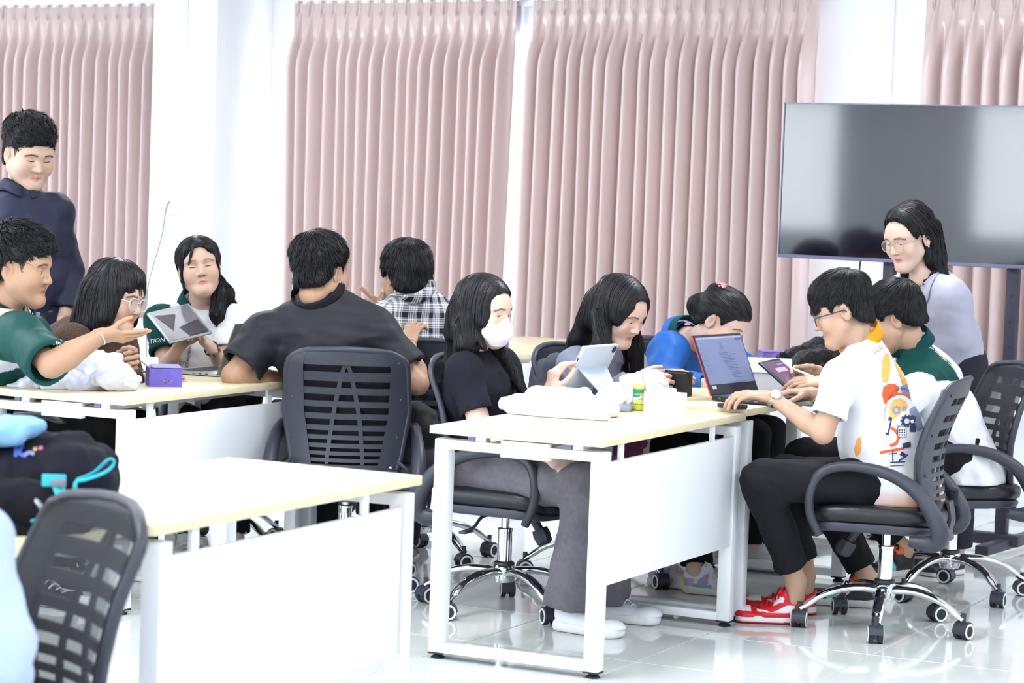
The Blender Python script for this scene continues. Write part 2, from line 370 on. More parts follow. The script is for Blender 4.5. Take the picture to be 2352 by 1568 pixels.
# ---------------------------------------------------------------- office chair
def chair_proto():
    e = empty('office_chair', (0, 0, 0))
    # five-star base: each leg is modelled along +x and turned
    leg = MB()
    leg.tube(spline([(.0, 0, .135), (.06, 0, .145), (.14, 0, .142), (.22, 0, .118), (.275, 0, .082), (.30, 0, .066)], 5), [.024] * 6 + [.022] * 8 + [.020] * 6 + [.017] * 6, 10, True, (.62, 1.0))
    legm = leg.mesh('base_leg', CHROME, True, 60)
    hood = MB(); th = np.linspace(math.radians(-15), math.radians(175), 12)
    for i in range(11):
        a, b = th[i], th[i + 1]; r0, r1 = .0235, .029
        for y0, y1 in ((-.021, .021),):
            q = [(r0 * math.cos(a), r0 * math.sin(a)), (r1 * math.cos(a), r1 * math.sin(a)), (r1 * math.cos(b), r1 * math.sin(b)), (r0 * math.cos(b), r0 * math.sin(b))]
            hood.prism([(x, z) for x, z in q], (0, y0, .026), (1, 0, 0), (0, 0, 1), (0, y1 - y0, 0))
    hood.b2((-.02, -.004, .012), (.02, .004, .05)); hood.lathe([(.008, 0), (.008, .03)], (0, 0, .05), n=8)
    hoodm = hood.mesh('caster', BLACK_PLASTIC, True, 40)
    wh = MB(); wh.lathe([(.020, -.0085), (.0258, -.007), (.0262, 0), (.0258, .007), (.020, .0085)], (0, 0, 0), (0, 1, 0), 20); whm = wh.mesh('wheel', DARK_RUBBER, True, 50)
    rg = MB(); rg.lathe([(.0185, -.001), (.0235, -.001), (.0235, .001), (.0185, .001)], (0, 0, 0), (0, 1, 0), 20); rgm = MB(); ringf = []
    n = 20
    for h in (-.0012, .0012):
        for r in (.0175, .0236):
            for j in range(n): ringf.append((r * math.cos(2 * PI * j / n), h, r * math.sin(2 * PI * j / n)))
    fs = []
    for j in range(n):
        k = (j + 1) % n
        fs += [(j, k, n + k, n + j), (2 * n + j, 3 * n + j, 3 * n + k, 2 * n + k), (n + j, n + k, 3 * n + k, 3 * n + j), (j, 2 * n + j, 2 * n + k, k)]
    rgm.add(ringf, fs); rgm = rgm.mesh('wheel_ring', WHITE_PLASTIC)
    for k in range(5):
        l = link('base_leg', legm, e); l.rotation_euler.z = 2 * PI * k / 5
        c = link('caster', hoodm, e, (.31 * math.cos(2 * PI * k / 5), .31 * math.sin(2 * PI * k / 5), 0), random.uniform(0, 6.28))
        for sy in (-1, 1):
            link('wheel', whm, c, (0, sy * .0145, .0262)); link('wheel_ring', rgm, c, (0, sy * .0232, .0262))
    MB().lathe([(.035, .105), (.04, .115), (.044, .15), (.036, .168), (.03, .172)], n=16).build('hub', CHROME, e)
    MB().lathe([(.036, .163), (.038, .168), (.036, .176), (.029, .180)], n=16).build('hub_cap', BLACK_PLASTIC, e)
    MB().lathe([(.026, .17), (.026, .285), (.024, .292)], n=18).build('gas_lift', CHROME, e)
    MB().lathe([(.028, .288), (.028, .296), (.015, .299), (.0145, .335), (.017, .336), (.02, .36)], n=16).build('lift_rod', CHROME, e)
    MB().b2((-.08, -.13, .345), (.08, .12, .372), .008).build('tilt_mechanism', BLACK_PLASTIC, e)
    MB().tube([(.0, .10, .35), (0, .135, .30)], .016, 10).lathe([(.03, 0), (.034, .02), (.03, .05), (.02, .058)], (0, .133, .305), (0, .45, -.9), 8).build('tilt_knob', BLACK_PLASTIC, e, True, 20)
    MB().tube(spline([(.05, -.02, .352), (.16, -.02, .352), (.22, -.02, .325), (.27, -.025, .315)], 4), .006, 6).b2((.24, -.04, .308), (.31, -.012, .318), .003).build('lever', BLACK_PLASTIC, e)
    # seat
    def se(u, v, z, r): return (u, v, z)
    def cushion(name, w, d, z0, z1, m, edge, front=0):
        N = 48; mb = MB(); rings = []
        for f, z in ((.0, z0), (.90, z0), (.985, z0 + (z1 - z0) * .25), (1.0, z0 + (z1 - z0) * .5), (.985, z0 + (z1 - z0) * .8), (.93, z1 - .004), (.75, z1), (.4, z1 - .004), (0, z1 - .006)):
            ring = []
            for j in range(N):
                t = 2 * PI * j / N; c, s_ = math.cos(t), math.sin(t); p = 2 / 4.2
                x = f * w / 2 * abs(c) ** p * (1 if c > 0 else -1); y = f * d / 2 * abs(s_) ** p * (1 if s_ > 0 else -1)
                x *= 1 + .05 * y / (d / 2)
                zz = z - front * max(0, y / (d / 2)) ** 3 + .012 * (x / (w / 2)) ** 2 * (1 if z > z0 + .01 else 0)
                ring.append((x, y + .02, zz))
            rings.append(ring)
        vs = [p for r in rings for p in r]; fs = []
        for i in range(len(rings) - 1):
            for j in range(N): fs.append((i * N + j, i * N + (j + 1) % N, (i + 1) * N + (j + 1) % N, (i + 1) * N + j))
        mb.add(vs, fs); return mb.build(name, m, e, True, 60)
    cushion('seat_shell', .49, .47, .365, .392, BLACK_PLASTIC, .01, .012)
    cushion('seat_cushion', .50, .485, .385, .452, BLACK_LEATHER, .02, .022)
    # armrests
    path = [(.19, .352), (.222, .42), (.228, .49), (.205, .555), (.15, .588), (.06, .595), (-.05, .575), (-.14, .525), (-.20, .45), (-.225, .385), (-.20, .350), (-.12, .352)]
    for sx in (-1, 1):
        pts = spline([(sx * (.262 + .012 * math.sin(i)), y, z) for i, (y, z) in enumerate(path)], 5)
        wd = np.interp(np.linspace(0, 1, len(pts)), [0, .2, .45, .62, .8, .92, 1], [.024, .027, .030, .040, .054, .050, .03])
        MB().tube(pts, wd, 12, True, (.62, .62), up=(1, 0, 0)).build('armrest', BLACK_PLASTIC, e, True, 60)
    # backrest surface
    def wid(v): return .5 * (np.interp(v, [0, .12, .5, .85, .95, 1], [.37, .405, .46, .445, .425, .37]))
    def S(u, v, off=0):
        z = .435 + .465 * v; y = -.195 - .015 * v - .048 * v * v + .035 * math.sin(PI * min(1, v * 1.15)) + .045 * u * u
        return np.array([u * wid(v), y - off, z - .012 * u * u * (v > .9)])
    def panel(mb, u0, u1, v0, v1, nu, nv, th, off=0):
        uf = (lambda a, v: (u0(v) if callable(u0) else u0) * (1 - a) + (u1(v) if callable(u1) else u1) * a)
        o = len(mb.v); n = nu + 1
        for s_ in (0, th):
            for j in range(nv + 1):
                v = v0 + (v1 - v0) * j / nv
                for i in range(nu + 1): mb.v.append(tuple(S(uf(i / nu, v), v, off + s_)))
        k = n * (nv + 1)
        for j in range(nv):
            for i in range(nu):
                a = o + j * n + i; mb.f += [(a, a + 1, a + n + 1, a + n), (k + a, k + a + n, k + a + n + 1, k + a + 1)]; mb.m += [0, 0]
        bd = [j for j in range(n)] + [j * n + nu for j in range(1, nv + 1)] + [nv * n + i for i in range(nu - 1, -1, -1)] + [j * n for j in range(nv - 1, 0, -1)]
        for a, b in zip(bd, bd[1:] + bd[:1]): mb.f.append((o + a, o + b, o + k + b, o + k + a)); mb.m.append(0)
        return mb
    rows = [.846, .716, .607, .506, .41, .325, .256, .192, .136, .085]; hh = [.028, .027, .027, .026, .024, .019, .016, .014, .012, .010]
    mb = MB()
    panel(mb, -1, lambda v: -.74 + .12 * (1 - v), 0, 1, 5, 24, .016); panel(mb, lambda v: .74 - .12 * (1 - v), 1, 0, 1, 5, 24, .016)
    panel(mb, -.76, .76, rows[0] + hh[0], 1, 12, 5, .014); panel(mb, -.66, .66, 0, rows[-1] - hh[-1], 12, 3, .014)
    bd = [S(-1, v) for v in np.linspace(0, .93, 16)] + [S(u, v) for u, v in ((-.97, .965), (-.9, .99), (-.8, 1.0), (-.4, 1.003), (0, 1.004), (.4, 1.003), (.8, 1.0), (.9, .99), (.97, .965))] + [S(1, v) for v in np.linspace(.93, 0, 16)]
    mb.tube([p - np.array((0, .007, 0)) for p in bd], .0115, 8)
    mb.build('back_frame', BLACK_PLASTIC, e, True, 50)
    for i in range(len(rows) - 1):
        mb = MB(); panel(mb, -.75, .75, rows[i + 1] + hh[i + 1], rows[i] - hh[i], 14, 2, .008, .004); mb.build('slat', BLACK_PLASTIC, e, True, 50)
    for s_ in (-1, 1):
        f = lambda v, s_=s_: s_ * (.03 + .33 * (1 - v / .87) ** .8) if v < .87 else s_ * .03
        mb = MB(); panel(mb, lambda v: f(v) - .035, lambda v: f(v) + .035, .08, .87, 1, 20, .009, .0035); mb.build('rib', BLACK_PLASTIC, e, True, 50)
    mb = MB(); panel(mb, lambda v: -.98 + .9 * -v, lambda v: .98 - .9 * -v, -.21, .01, 12, 5, .016); mb.build('back_base', BLACK_PLASTIC, e, True, 50)
    mb = MB(); mb.grid(lambda a, b: S(-.97 + 1.94 * a, .02 + .95 * b, -.014), 16, 20); mb.build('mesh_panel', MESH_FABRIC, e)
    for s_ in (-1, 1):                         # screws on the frame back
        for v in (.06, .3, .6, .92):
            p = S(s_ * .88, v, .017); MB().lathe([(.005, 0), (.005, .002), (.002, .003)], p, (0, -1, 0), 8).build('screw', CHROME if v < .1 else BLACK_PLASTIC, e)
    mb = MB().tube(spline([(0, -.06, .36), (0, -.19, .352), (0, -.225, .40), (0, -.215, .47)], 5), .03, 8, True, (.4, 1.6)); mb.build('back_bracket', BLACK_PLASTIC, e)
    for s_ in (-1, 1):
        MB().tube(spline([(s_ * .262, -.20, .40), (s_ * .235, -.200, .455), (s_ * .195, -.205, .49)], 4), .015, 8, True, (.45, 1)).build('arm_bracket', BLACK_PLASTIC, e)
    return e
CHAIR0 = chair_proto(); chair_used = [False]
def put_chair(x, y, phi, base, label, back_tilt=0):
    if chair_used[0]: c = copy_tree(CHAIR0)
    else: c = CHAIR0; chair_used[0] = True
    c.location = (x, y, 0); rz = math.radians(phi) + PI; c.rotation_euler.z = rz
    tag(c, label, 'chair', 'black mesh office chairs')
    k = 0; q = 0
    for ch in c.children:
        n = ch.name.split('.')[0]
        if n == 'base_leg':
            ch.rotation_euler.z = math.radians(base + 72 * k) - rz; k += 1
        elif n == 'caster':
            a = math.radians(base + 72 * q) - rz; ch.location = (.30 * math.cos(a), .30 * math.sin(a), 0); q += 1
            ch.rotation_euler.z = random.uniform(0, 6.28); ch.scale = (1.14, 1.14, 1.14)
    return c
CH_WHITE = put_chair(1.347, 8.72, -108, 41, 'black mesh office chair under the student in the white printed shirt')
CH_MASK = put_chair(0.0, 8.82, 66, 15, 'black mesh office chair under the masked student in black polo')
CH_GREEN = put_chair(1.72, 9.53, -78, 10, 'black mesh office chair at the right edge, behind the green and white shirt')
CH_GRAY = put_chair(.38, 9.62, 58, 30, 'black mesh office chair holding a grey backpack, under the long haired student in grey')
CH_BIG = put_chair(-.605, 9.30, 181, 40, 'black mesh office chair seen straight from behind under the large student in black')
CH_PLAID = put_chair(-.345, 9.99, -174, 20, 'black mesh office chair under the student in the checked shirt')
CH_FRONT = put_chair(-.95, 4.51, -56, 20, 'empty black mesh office chair in the bottom left corner nearest the camera')
CH_PALE = put_chair(-1.16, 3.92, -140, 12, 'black mesh office chair under the person in pale blue, outside the left edge')
CH_BLUE = put_chair(.78, 10.28, 64, 50, 'black mesh office chair under the student in the blue jacket')
CH_BOY = put_chair(-1.98, 8.87, 66, 5, 'black mesh office chair under the student in the green and white shirt at left')
CH_BROWN = put_chair(-1.72, 9.55, 64, 35, 'black mesh office chair under the student in the brown sweater')
CH_TAB = put_chair(-1.20, 10.12, 20, 35, 'black mesh office chair under the student holding the tablet')
# ---------------------------------------------------------------- television on a stand
TVA = math.radians(31.5); TU = np.array([math.cos(TVA), -math.sin(TVA), 0]); TN = np.array([-math.sin(TVA), -math.cos(TVA), 0])
tl, bl = at_Y(1800.5, 235, 11.2), at_Y(1788.5, 590, 11.2); TVH = tl[2] - bl[2]; TVW = TVH * 1.775
tvo = (tl + bl) / 2 * np.array((1, 1, 0)); tz0 = bl[2]
SCREEN = mat('tv_glass', rgb(16, 13, 26), .06, spec=1.0)
BEZEL = mat('tv_bezel', rgb(96, 98, 122), .3, metal=.6)
e = empty('television', tvo + TU * TVW / 2, 0, 'large dark flat television screen on a stand at the right', 'television')
def T(mb, a0, a1, b0, b1, z0, z1, bev=0):
    c = TU * ((a0 + a1) / 2 - TVW / 2) + TN * (b0 + b1) / 2; mb.box((c[0], c[1], (z0 + z1) / 2), (a1 - a0, b1 - b0, z1 - z0), (tuple(TU), tuple(TN), (0, 0, 1)), bev); return mb
z0, z1 = tz0, tz0 + TVH
T(MB(), .004, TVW - .004, -.012, 0, z0 + .014, z1 - .004).build('screen', SCREEN, e, False)
mb = MB(); T(mb, 0, TVW, -.02, .004, z1 - .005, z1); T(mb, 0, TVW, -.02, .006, z0, z0 + .016, .002); T(mb, 0, .005, -.02, .004, z0, z1); T(mb, TVW - .005, TVW, -.02, .004, z0, z1)
mb.build('bezel', BEZEL, e, False)
T(MB(), .02, TVW - .02, -.05, -.0125, z0 + .02, z1 - .02, .01).build('back_cover', BLACK_METAL, e)
T(MB(), .56 * TVW, .60 * TVW, .004, .0065, z0 + .005, z0 + .012).build('badge', GREY_METAL, e, False)
st = empty('television_stand', tvo + TU * TVW / 2, 0, 'black steel post stand carrying the television', 'stand')
pc = []
for a in (.395, .86):
    T(MB(), TVW * a, TVW * a + .05, -.10, -.055, .06, z1 - .15, .003).build('post', BLACK_METAL, st)
    for z in np.arange(.35, z0, .11):
        c = TU * (TVW * a + .025 - TVW / 2) + TN * -.0548; MB().lathe([(.007, 0), (.007, .001)], (c[0], c[1], z), tuple(TN), 10).build('bolt_hole', DARK_RUBBER, st)
T(MB(), TVW * .2, TVW * .95, -.11, -.05, .04, .09, .004).build('base_bar', BLACK_METAL, st)
for a in (.25, .9): T(MB(), TVW * a - .03, TVW * a + .03, -.42, .22, .03, .07, .004).build('base_foot', BLACK_METAL, st)
T(MB(), TVW * .3, TVW * .95, -.09, -.052, z0 + .2, z0 + .26).build('mount_bar', BLACK_METAL, st)
cb = MB(); c0 = tvo + TU * (TVW * .33) - TN * .03
cab = [c0 + ZV * (z0 + .1), c0 + ZV * (z0 - .05) - TU * .02, c0 + ZV * (z0 - .25) - TU * .01 - TN * .05, c0 + ZV * .4 - TN * .08 + TU * .03, c0 + ZV * .012 - TN * .05]
tag(cb.tube(spline(cab, 8), .004, 6).build('power_cable', DARK_RUBBER), 'thin dark cable hanging under the television', 'cable')
# ---------------------------------------------------------------- wall fittings
def wall_thing(name, label, cat, build):
    e = empty(name, (0, 0, 0), 0, label, cat); build(e); return e
p = wp(-4.862, .5, 0)
tag(wbox(MB(), -4.870, -4.852, .5, .513, 1.40, CEIL_H, .003).build('wall_conduit', WHITE_PLASTIC), 'thin white cable conduit running up the column', 'conduit')
tag(wbox(MB(), -.70, -.682, .0, .012, 0.2, CEIL_H, .003).build('wall_conduit', WHITE_PLASTIC), 'thin white cable conduit on the wall above the television', 'conduit')
oc = at_Y(404, 474, 14.33); so = (oc - Q0) @ WV
e = empty('wall_outlet', wp(so, .5, oc[2]), 0, 'white double wall socket on the column', 'socket')
def W_(mb, s0, s1, t0, t1, z0, z1, bev=0):
    c = WV * (s0 + s1) / 2 + WN * (t0 + t1) / 2; mb.box((c[0], c[1], (z0 + z1) / 2), (s1 - s0, t1 - t0, z1 - z0), WAX, bev); return mb
W_(MB(), -.055, .065, 0, .03, -.038, .038, .005).build('back_box', WHITE_PLASTIC, e)
W_(MB(), -.06, .07, .03, .036, -.042, .042, .003).build('face_plate', WHITE_PLASTIC, e)
for s_ in (-.03, .015):
    mb = MB()
    for dz in (-.012, .012): W_(mb, s_ - .009, s_ - .005, .036, .0365, dz - .004, dz + .004); W_(mb, s_ + .005, s_ + .009, .036, .0365, dz - .004, dz + .004)
    mb.build('socket_slots', GREY_PAD, e, False)
pts = [at_Y(401, 457, 14.30), at_Y(392, 460, 14.29), at_Y(382, 478, 14.28), at_Y(372, 540, 14.27), at_Y(352, 610, 14.26), at_Y(340, 660, 14.25), at_Y(337, 740, 14.24), at_Y(336, 900, 14.2)]
_c = MB().tube(spline(pts, 8), .0045, 8).build('cord', mat('grey_cord', rgb(140, 140, 148), .5)); _c.parent = e; _c.matrix_parent_inverse = Matrix.Translation(-Vector(e.location))
# ---------------------------------------------------------------- smooth-union modelling of bodies and cloth on a grid
def unit(v): v = np.asarray(v, float); return v / (np.linalg.norm(v) + 1e-12)
def smin(a, b, k):
    h = np.clip(.5 + .5 * (b - a) / k, 0, 1); return b + (a - b) * h - k * h * (1 - h)
def smax(a, b, k): return -smin(-a, -b, k)
def axis_pts(lo, hi, h, fine):
    x = [lo]
    while x[-1] < hi:
        st = h
        for a, b, q in fine:
            if a - st <= x[-1] < b: st = min(st, q)
        x.append(x[-1] + st)
    return np.array(x, np.float32)
def wob(p, seed, sc, st=(1, 1, 1)):
    r = np.random.default_rng(seed); o = 0
    for i in range(5):
        k = r.normal(size=3) * sc * (.6 + .25 * i) / np.array(st); o = o + np.sin(p[..., 0] * k[0] + p[..., 1] * k[1] + p[..., 2] * k[2] + r.uniform(0, 6.28)) / (1 + .35 * i)
    return o / 3
class Field:
    def __init__(s, lo, hi, h, fine=()):
        s.ax = [axis_pts(lo[d], hi[d], h, [(f[0][d], f[1][d], f[2]) for f in fine]) for d in range(3)]
        s.f = np.full([len(a) for a in s.ax], 1.0, np.float32)
    def block(s, lo, hi):
        sl = []
        for d in range(3):
            a = max(0, np.searchsorted(s.ax[d], lo[d]) - 1); b = min(len(s.ax[d]), np.searchsorted(s.ax[d], hi[d]) + 1)
            if b - a < 2: return None, None
            sl.append(slice(a, b))
        g = np.meshgrid(*[s.ax[d][sl[d]] for d in range(3)], indexing='ij')
        return tuple(sl), np.stack(g, -1)
    def put(s, lo, hi, fn, k=.01, sub=False):
        sl, P = s.block(np.asarray(lo) - k - .015, np.asarray(hi) + k + .015)
        if sl is None: return s
        d = fn(P).astype(np.float32); s.f[sl] = smax(s.f[sl], -d, k) if sub else smin(s.f[sl], d, k); return s
    def cap(s, a, b, ra, rb, side=None, k=.012, sub=False, flat=False):
        a = np.asarray(a, float); b = np.asarray(b, float); ra = (ra, ra) if np.isscalar(ra) else ra; rb = (rb, rb) if np.isscalar(rb) else rb
        L = np.linalg.norm(b - a); t = (b - a) / max(L, 1e-6)
        sd = np.asarray(side if side is not None else ((1, 0, 0) if abs(t[0]) < .8 else (0, 1, 0)), float); sd = unit(sd - t * (sd @ t)); up = np.cross(t, sd)
        def fn(P):
            q = P - a.astype(np.float32); w = q @ t.astype(np.float32); x = q @ sd.astype(np.float32); y = q @ up.astype(np.float32)
            c = np.clip(w / max(L, 1e-6), 0, 1); rx = ra[0] + (rb[0] - ra[0]) * c; ry = ra[1] + (rb[1] - ra[1]) * c; ov = np.where(w < 0, w, np.maximum(w - L, 0)); rm = np.minimum(rx, ry)
            if flat:
                d = (np.sqrt((x / rx) ** 2 + (y / ry) ** 2) - 1) * rm; return np.maximum(d, np.abs(w - L / 2) - L / 2)
            return (np.sqrt((x / rx) ** 2 + (y / ry) ** 2 + (ov / rm) ** 2) - 1) * rm
        m = max(max(ra), max(rb)); return s.put(np.minimum(a, b) - m, np.maximum(a, b) + m, fn, k, sub)
    def ell(s, c, r, R=None, k=.012, sub=False):
        c = np.asarray(c, float); r = np.asarray(r, float); R = np.eye(3) if R is None else R
        def fn(P):
            q = (P - c) @ R; return (np.sqrt((q[..., 0] / r[0]) ** 2 + (q[..., 1] / r[1]) ** 2 + (q[..., 2] / r[2]) ** 2) - 1) * r.min()
        m = r.max(); return s.put(c - m, c + m, fn, k, sub)
    def cut(s, p, n, k=.004):
        """keep the side of the plane that n points away from"""
        g = np.meshgrid(*s.ax, indexing='ij', sparse=True); n = unit(n)
        d = (g[0] - p[0]) * n[0] + (g[1] - p[1]) * n[1] + (g[2] - p[2]) * n[2]; s.f = smax(s.f, d.astype(np.float32), k); return s
    def disp(s, fn):
        g = np.stack(np.meshgrid(*s.ax, indexing='ij'), -1); m = np.abs(s.f) < .05; s.f[m] += fn(g[m]).astype(np.float32); return s
    def net(s, smooth=1):
        f = s.f; S = f < 0; nx, ny, nz = f.shape
        cnt = np.zeros((nx - 1, ny - 1, nz - 1), np.int8)
        for dx in (0, 1):
            for dy in (0, 1):
                for dz in (0, 1): cnt += S[dx:nx - 1 + dx, dy:ny - 1 + dy, dz:nz - 1 + dz]
        act = (cnt > 0) & (cnt < 8); I, J, K = np.nonzero(act); n = len(I)
        idx = np.full(act.shape, -1, np.int32); idx[I, J, K] = np.arange(n)
        C = {}
        for dx in (0, 1):
            for dy in (0, 1):
                for dz in (0, 1): C[dx, dy, dz] = f[I + dx, J + dy, K + dz]
        acc = np.zeros((n, 3)); num = np.zeros(n)
        for a in list(C):
            for d in range(3):
                if a[d] == 0:
                    b = list(a); b[d] = 1; b = tuple(b); va, vb = C[a], C[b]; m = (va < 0) != (vb < 0); t = np.where(m, va / np.where(m, va - vb, 1), 0)
                    p = np.repeat([np.array(a, float)], n, 0); p[:, d] = t; acc[m] += p[m]; num[m] += 1
        fr = acc / np.maximum(num, 1)[:, None]; ijk = (I, J, K); V = np.empty((n, 3))
        for d in range(3):
            A = s.ax[d]; V[:, d] = A[ijk[d]] + fr[:, d] * (A[ijk[d] + 1] - A[ijk[d]])
        Fs = []
        for d in range(3):
            o = [x for x in range(3) if x != d]
            sh = [slice(None)] * 3; sh[d] = slice(0, f.shape[d] - 1); s2 = list(sh); s2[d] = slice(1, f.shape[d])
            e = S[tuple(sh)] != S[tuple(s2)]; ii = np.array(np.nonzero(e))
            ok = (ii[o[0]] > 0) & (ii[o[1]] > 0) & (ii[o[0]] < f.shape[o[0]] - 1) & (ii[o[1]] < f.shape[o[1]] - 1); ii = ii[:, ok]
            def cell(da, db):
                q = ii.copy(); q[o[0]] -= da; q[o[1]] -= db; return idx[q[0], q[1], q[2]]
            Q = np.stack([cell(1, 1), cell(0, 1), cell(0, 0), cell(1, 0)], 1); ins = S[tuple(sh)][tuple(ii)]
            flip = ins if d != 1 else ~ins
            Q[~flip] = Q[~flip][:, ::-1]; Fs.append(Q)
        Q = np.concatenate(Fs)
        for _ in range(smooth):
            a = np.zeros((n, 3)); w = np.zeros(n)
            for i in range(4):
                p, q = Q[:, i], Q[:, (i + 1) % 4]
                for c in range(3): a[:, c] += np.bincount(p, V[q, c], n) + np.bincount(q, V[p, c], n)
                w += np.bincount(p, minlength=n) + np.bincount(q, minlength=n)
            V = V * .5 + .5 * a / np.maximum(w, 1)[:, None]
        return V, Q
def mesh_np(name, V, Q, mats, col=None, smooth=True, mi=None):
    me = bpy.data.meshes.new(name); Q = np.asarray(Q); nf, k = Q.shape
    me.vertices.add(len(V)); me.vertices.foreach_set('co', np.asarray(V, np.float32).ravel())
    me.loops.add(nf * k); me.loops.foreach_set('vertex_index', Q.astype(np.int32).ravel())
    me.polygons.add(nf); me.polygons.foreach_set('loop_start', (np.arange(nf) * k).astype(np.int32)); me.polygons.foreach_set('loop_total', np.full(nf, k, np.int32))
    if smooth: me.polygons.foreach_set('use_smooth', np.ones(nf, bool))
    mats = mats if isinstance(mats, (list, tuple)) else [mats]
    for m in mats: me.materials.append(m)
    if mi is not None: me.polygons.foreach_set('material_index', np.asarray(mi, np.int32))
    if col is not None:
        a = me.color_attributes.new('col', 'FLOAT_COLOR', 'POINT'); c = np.ones((len(V), 4), np.float32); c[:, :3] = col; a.data.foreach_set('color', c.ravel())
    me.update(calc_edges=True); me.validate(); return me
def put_mesh(name, me, parent):
    o = link(name, me, parent); L = parent
    off = np.zeros(3)
    while L is not None: off += np.array(L.location); L = L.parent
    o.matrix_parent_inverse = Matrix.Identity(4); me.transform(Matrix.Translation(-Vector(off))); return o
SKIN = mat('skin', None, .45, spec=.35, attr='col', bump=(220, .05))
CLOTH = mat('cloth', None, .8, spec=.25, attr='col', bump=(700, .10))
CLOTH_SMOOTH = mat('smooth_cloth', None, .6, spec=.35, attr='col', bump=(900, .05))
DENIM = mat('denim', None, .85, spec=.2, attr='col', bump=(900, .2), noise=(60, .10))
HAIR = mat('black_hair', rgb(19, 18, 24), .42, spec=.35)
SHOE = mat('shoe', None, .5, attr='col', bump=(300, .08))
EYE = mat('eye', None, .15, attr='col', spec=.6)
GLOSS_WHITE = mat('face_mask_cloth', rgb(240, 236, 243), .8, sheen=.2, bump=(700, .08))
# ---------------------------------------------------------------- head
def frame(phi, pitch, roll):
    """columns: right-hand x (person's right), forward, up. phi: 0 faces the camera, + turns to image right"""
    a = math.radians(phi); f = np.array([math.sin(a), -math.cos(a), 0]); p = math.radians(pitch)
    fw = f * math.cos(p) + ZV * math.sin(p); rt = unit(np.cross(f, ZV)); up = np.cross(rt, fw); r = math.radians(roll)
    rt2 = rt * math.cos(r) + up * math.sin(r); up2 = -rt * math.sin(r) + up * math.cos(r)
    return np.stack([rt2, fw, up2], 1)
def head_sdf(p, o):
    """p: points in head space (metres, eye level at z=0). o: options"""
    x, y, z = p[..., 0], p[..., 1], p[..., 2]; ax = np.abs(x)
    def el(cx, cy, cz, rx, ry, rz, m=True):
        return (np.sqrt((((ax if m else x) - cx) / rx) ** 2 + ((y - cy) / ry) ** 2 + ((z - cz) / rz) ** 2) - 1) * min(rx, ry, rz)
    def cp(a, b, ra, rb):
        a = np.array(a); b = np.array(b); d = b - a; L = d @ d
        t = np.clip(((ax - a[0]) * d[0] + (y - a[1]) * d[1] + (z - a[2]) * d[2]) / L, 0, 1)
        return np.sqrt((ax - a[0] - t * d[0]) ** 2 + (y - a[1] - t * d[1]) ** 2 + (z - a[2] - t * d[2]) ** 2) - (ra + (rb - ra) * t)
    fat = o.get('fat', 0)
    d = el(0, -.014, .040, .076, .096, .082)
    d = smin(d, el(0, .030, -.022, .064 + fat, .058, .088), .03)
    d = smin(d, el(0, .052, .030, .058, .040, .045), .025)
    d = smin(d, cp((.052 + fat, .005, -.050), (.016, .066, -.098), .022 + fat * .6, .020), .03)
    d = smin(d, cp((0, .062, -.098), (0, .072, -.094), .019, .016), .02)
    d = smin(d, el(.043 + fat * .5, .058, -.030, .026, .026, .028), .025)
    d = smin(d, cp((.012, .082, .022), (.045, .068, .024), .012, .012), .015)
    d = smax(d, -el(.032, .098, .002, .019, .016, .011), .012)                        # sockets
    d = smin(d, el(.032, .0725, .001, .016, .0135, .0115), .005)                       # lids
    d = smin(d, cp((0, .084, .006), (0, .101, -.030), .0085, .0105), .012)             # nose
    d = smin(d, el(.0115, .090, -.033, .0095, .011, .008), .006)
    d = smax(d, -el(.007, .098, -.0405, .0042, .005, .003), .003)
    mo = o.get('mouth', 0)
    d = smin(d, cp((0, .0845, -.0585), (.020, .0775, -.0610), .0050, .0026), .007)
    d = smin(d, cp((0, .0835, -.0680 - mo), (.018, .0775, -.0640 - mo * .3), .0058, .0026), .007)
    if mo > .0012: d = smax(d, -(np.sqrt((ax / .022) ** 2 + ((y - .094) / .010) ** 2 + ((z + .0628 + mo * .5) / (.0009 + mo * .5)) ** 2) - 1) * .0009, .002)
    if o.get('ears', True):
        e = el(.079, -.012, -.006, .0085, .019, .031); e = smax(e, -el(.0905, -.007, -.003, .0105, .012, .021), .004); d = smin(d, e, .006)
    d = smin(d, (np.sqrt((x / .042) ** 2 + ((y + .022) / .042) ** 2 + ((z + .085) / .05) ** 2) - 1) * .04, .025)
    return d
def hairline(y, fr, sb, nape):
    return np.interp(y, [-.12, -.085, -.055, -.030, -.012, .016, .034, .05, .07, .095, .12], [nape, nape, nape + .012, nape * .35, .026, .030, sb, .030, fr - .012, fr, fr])
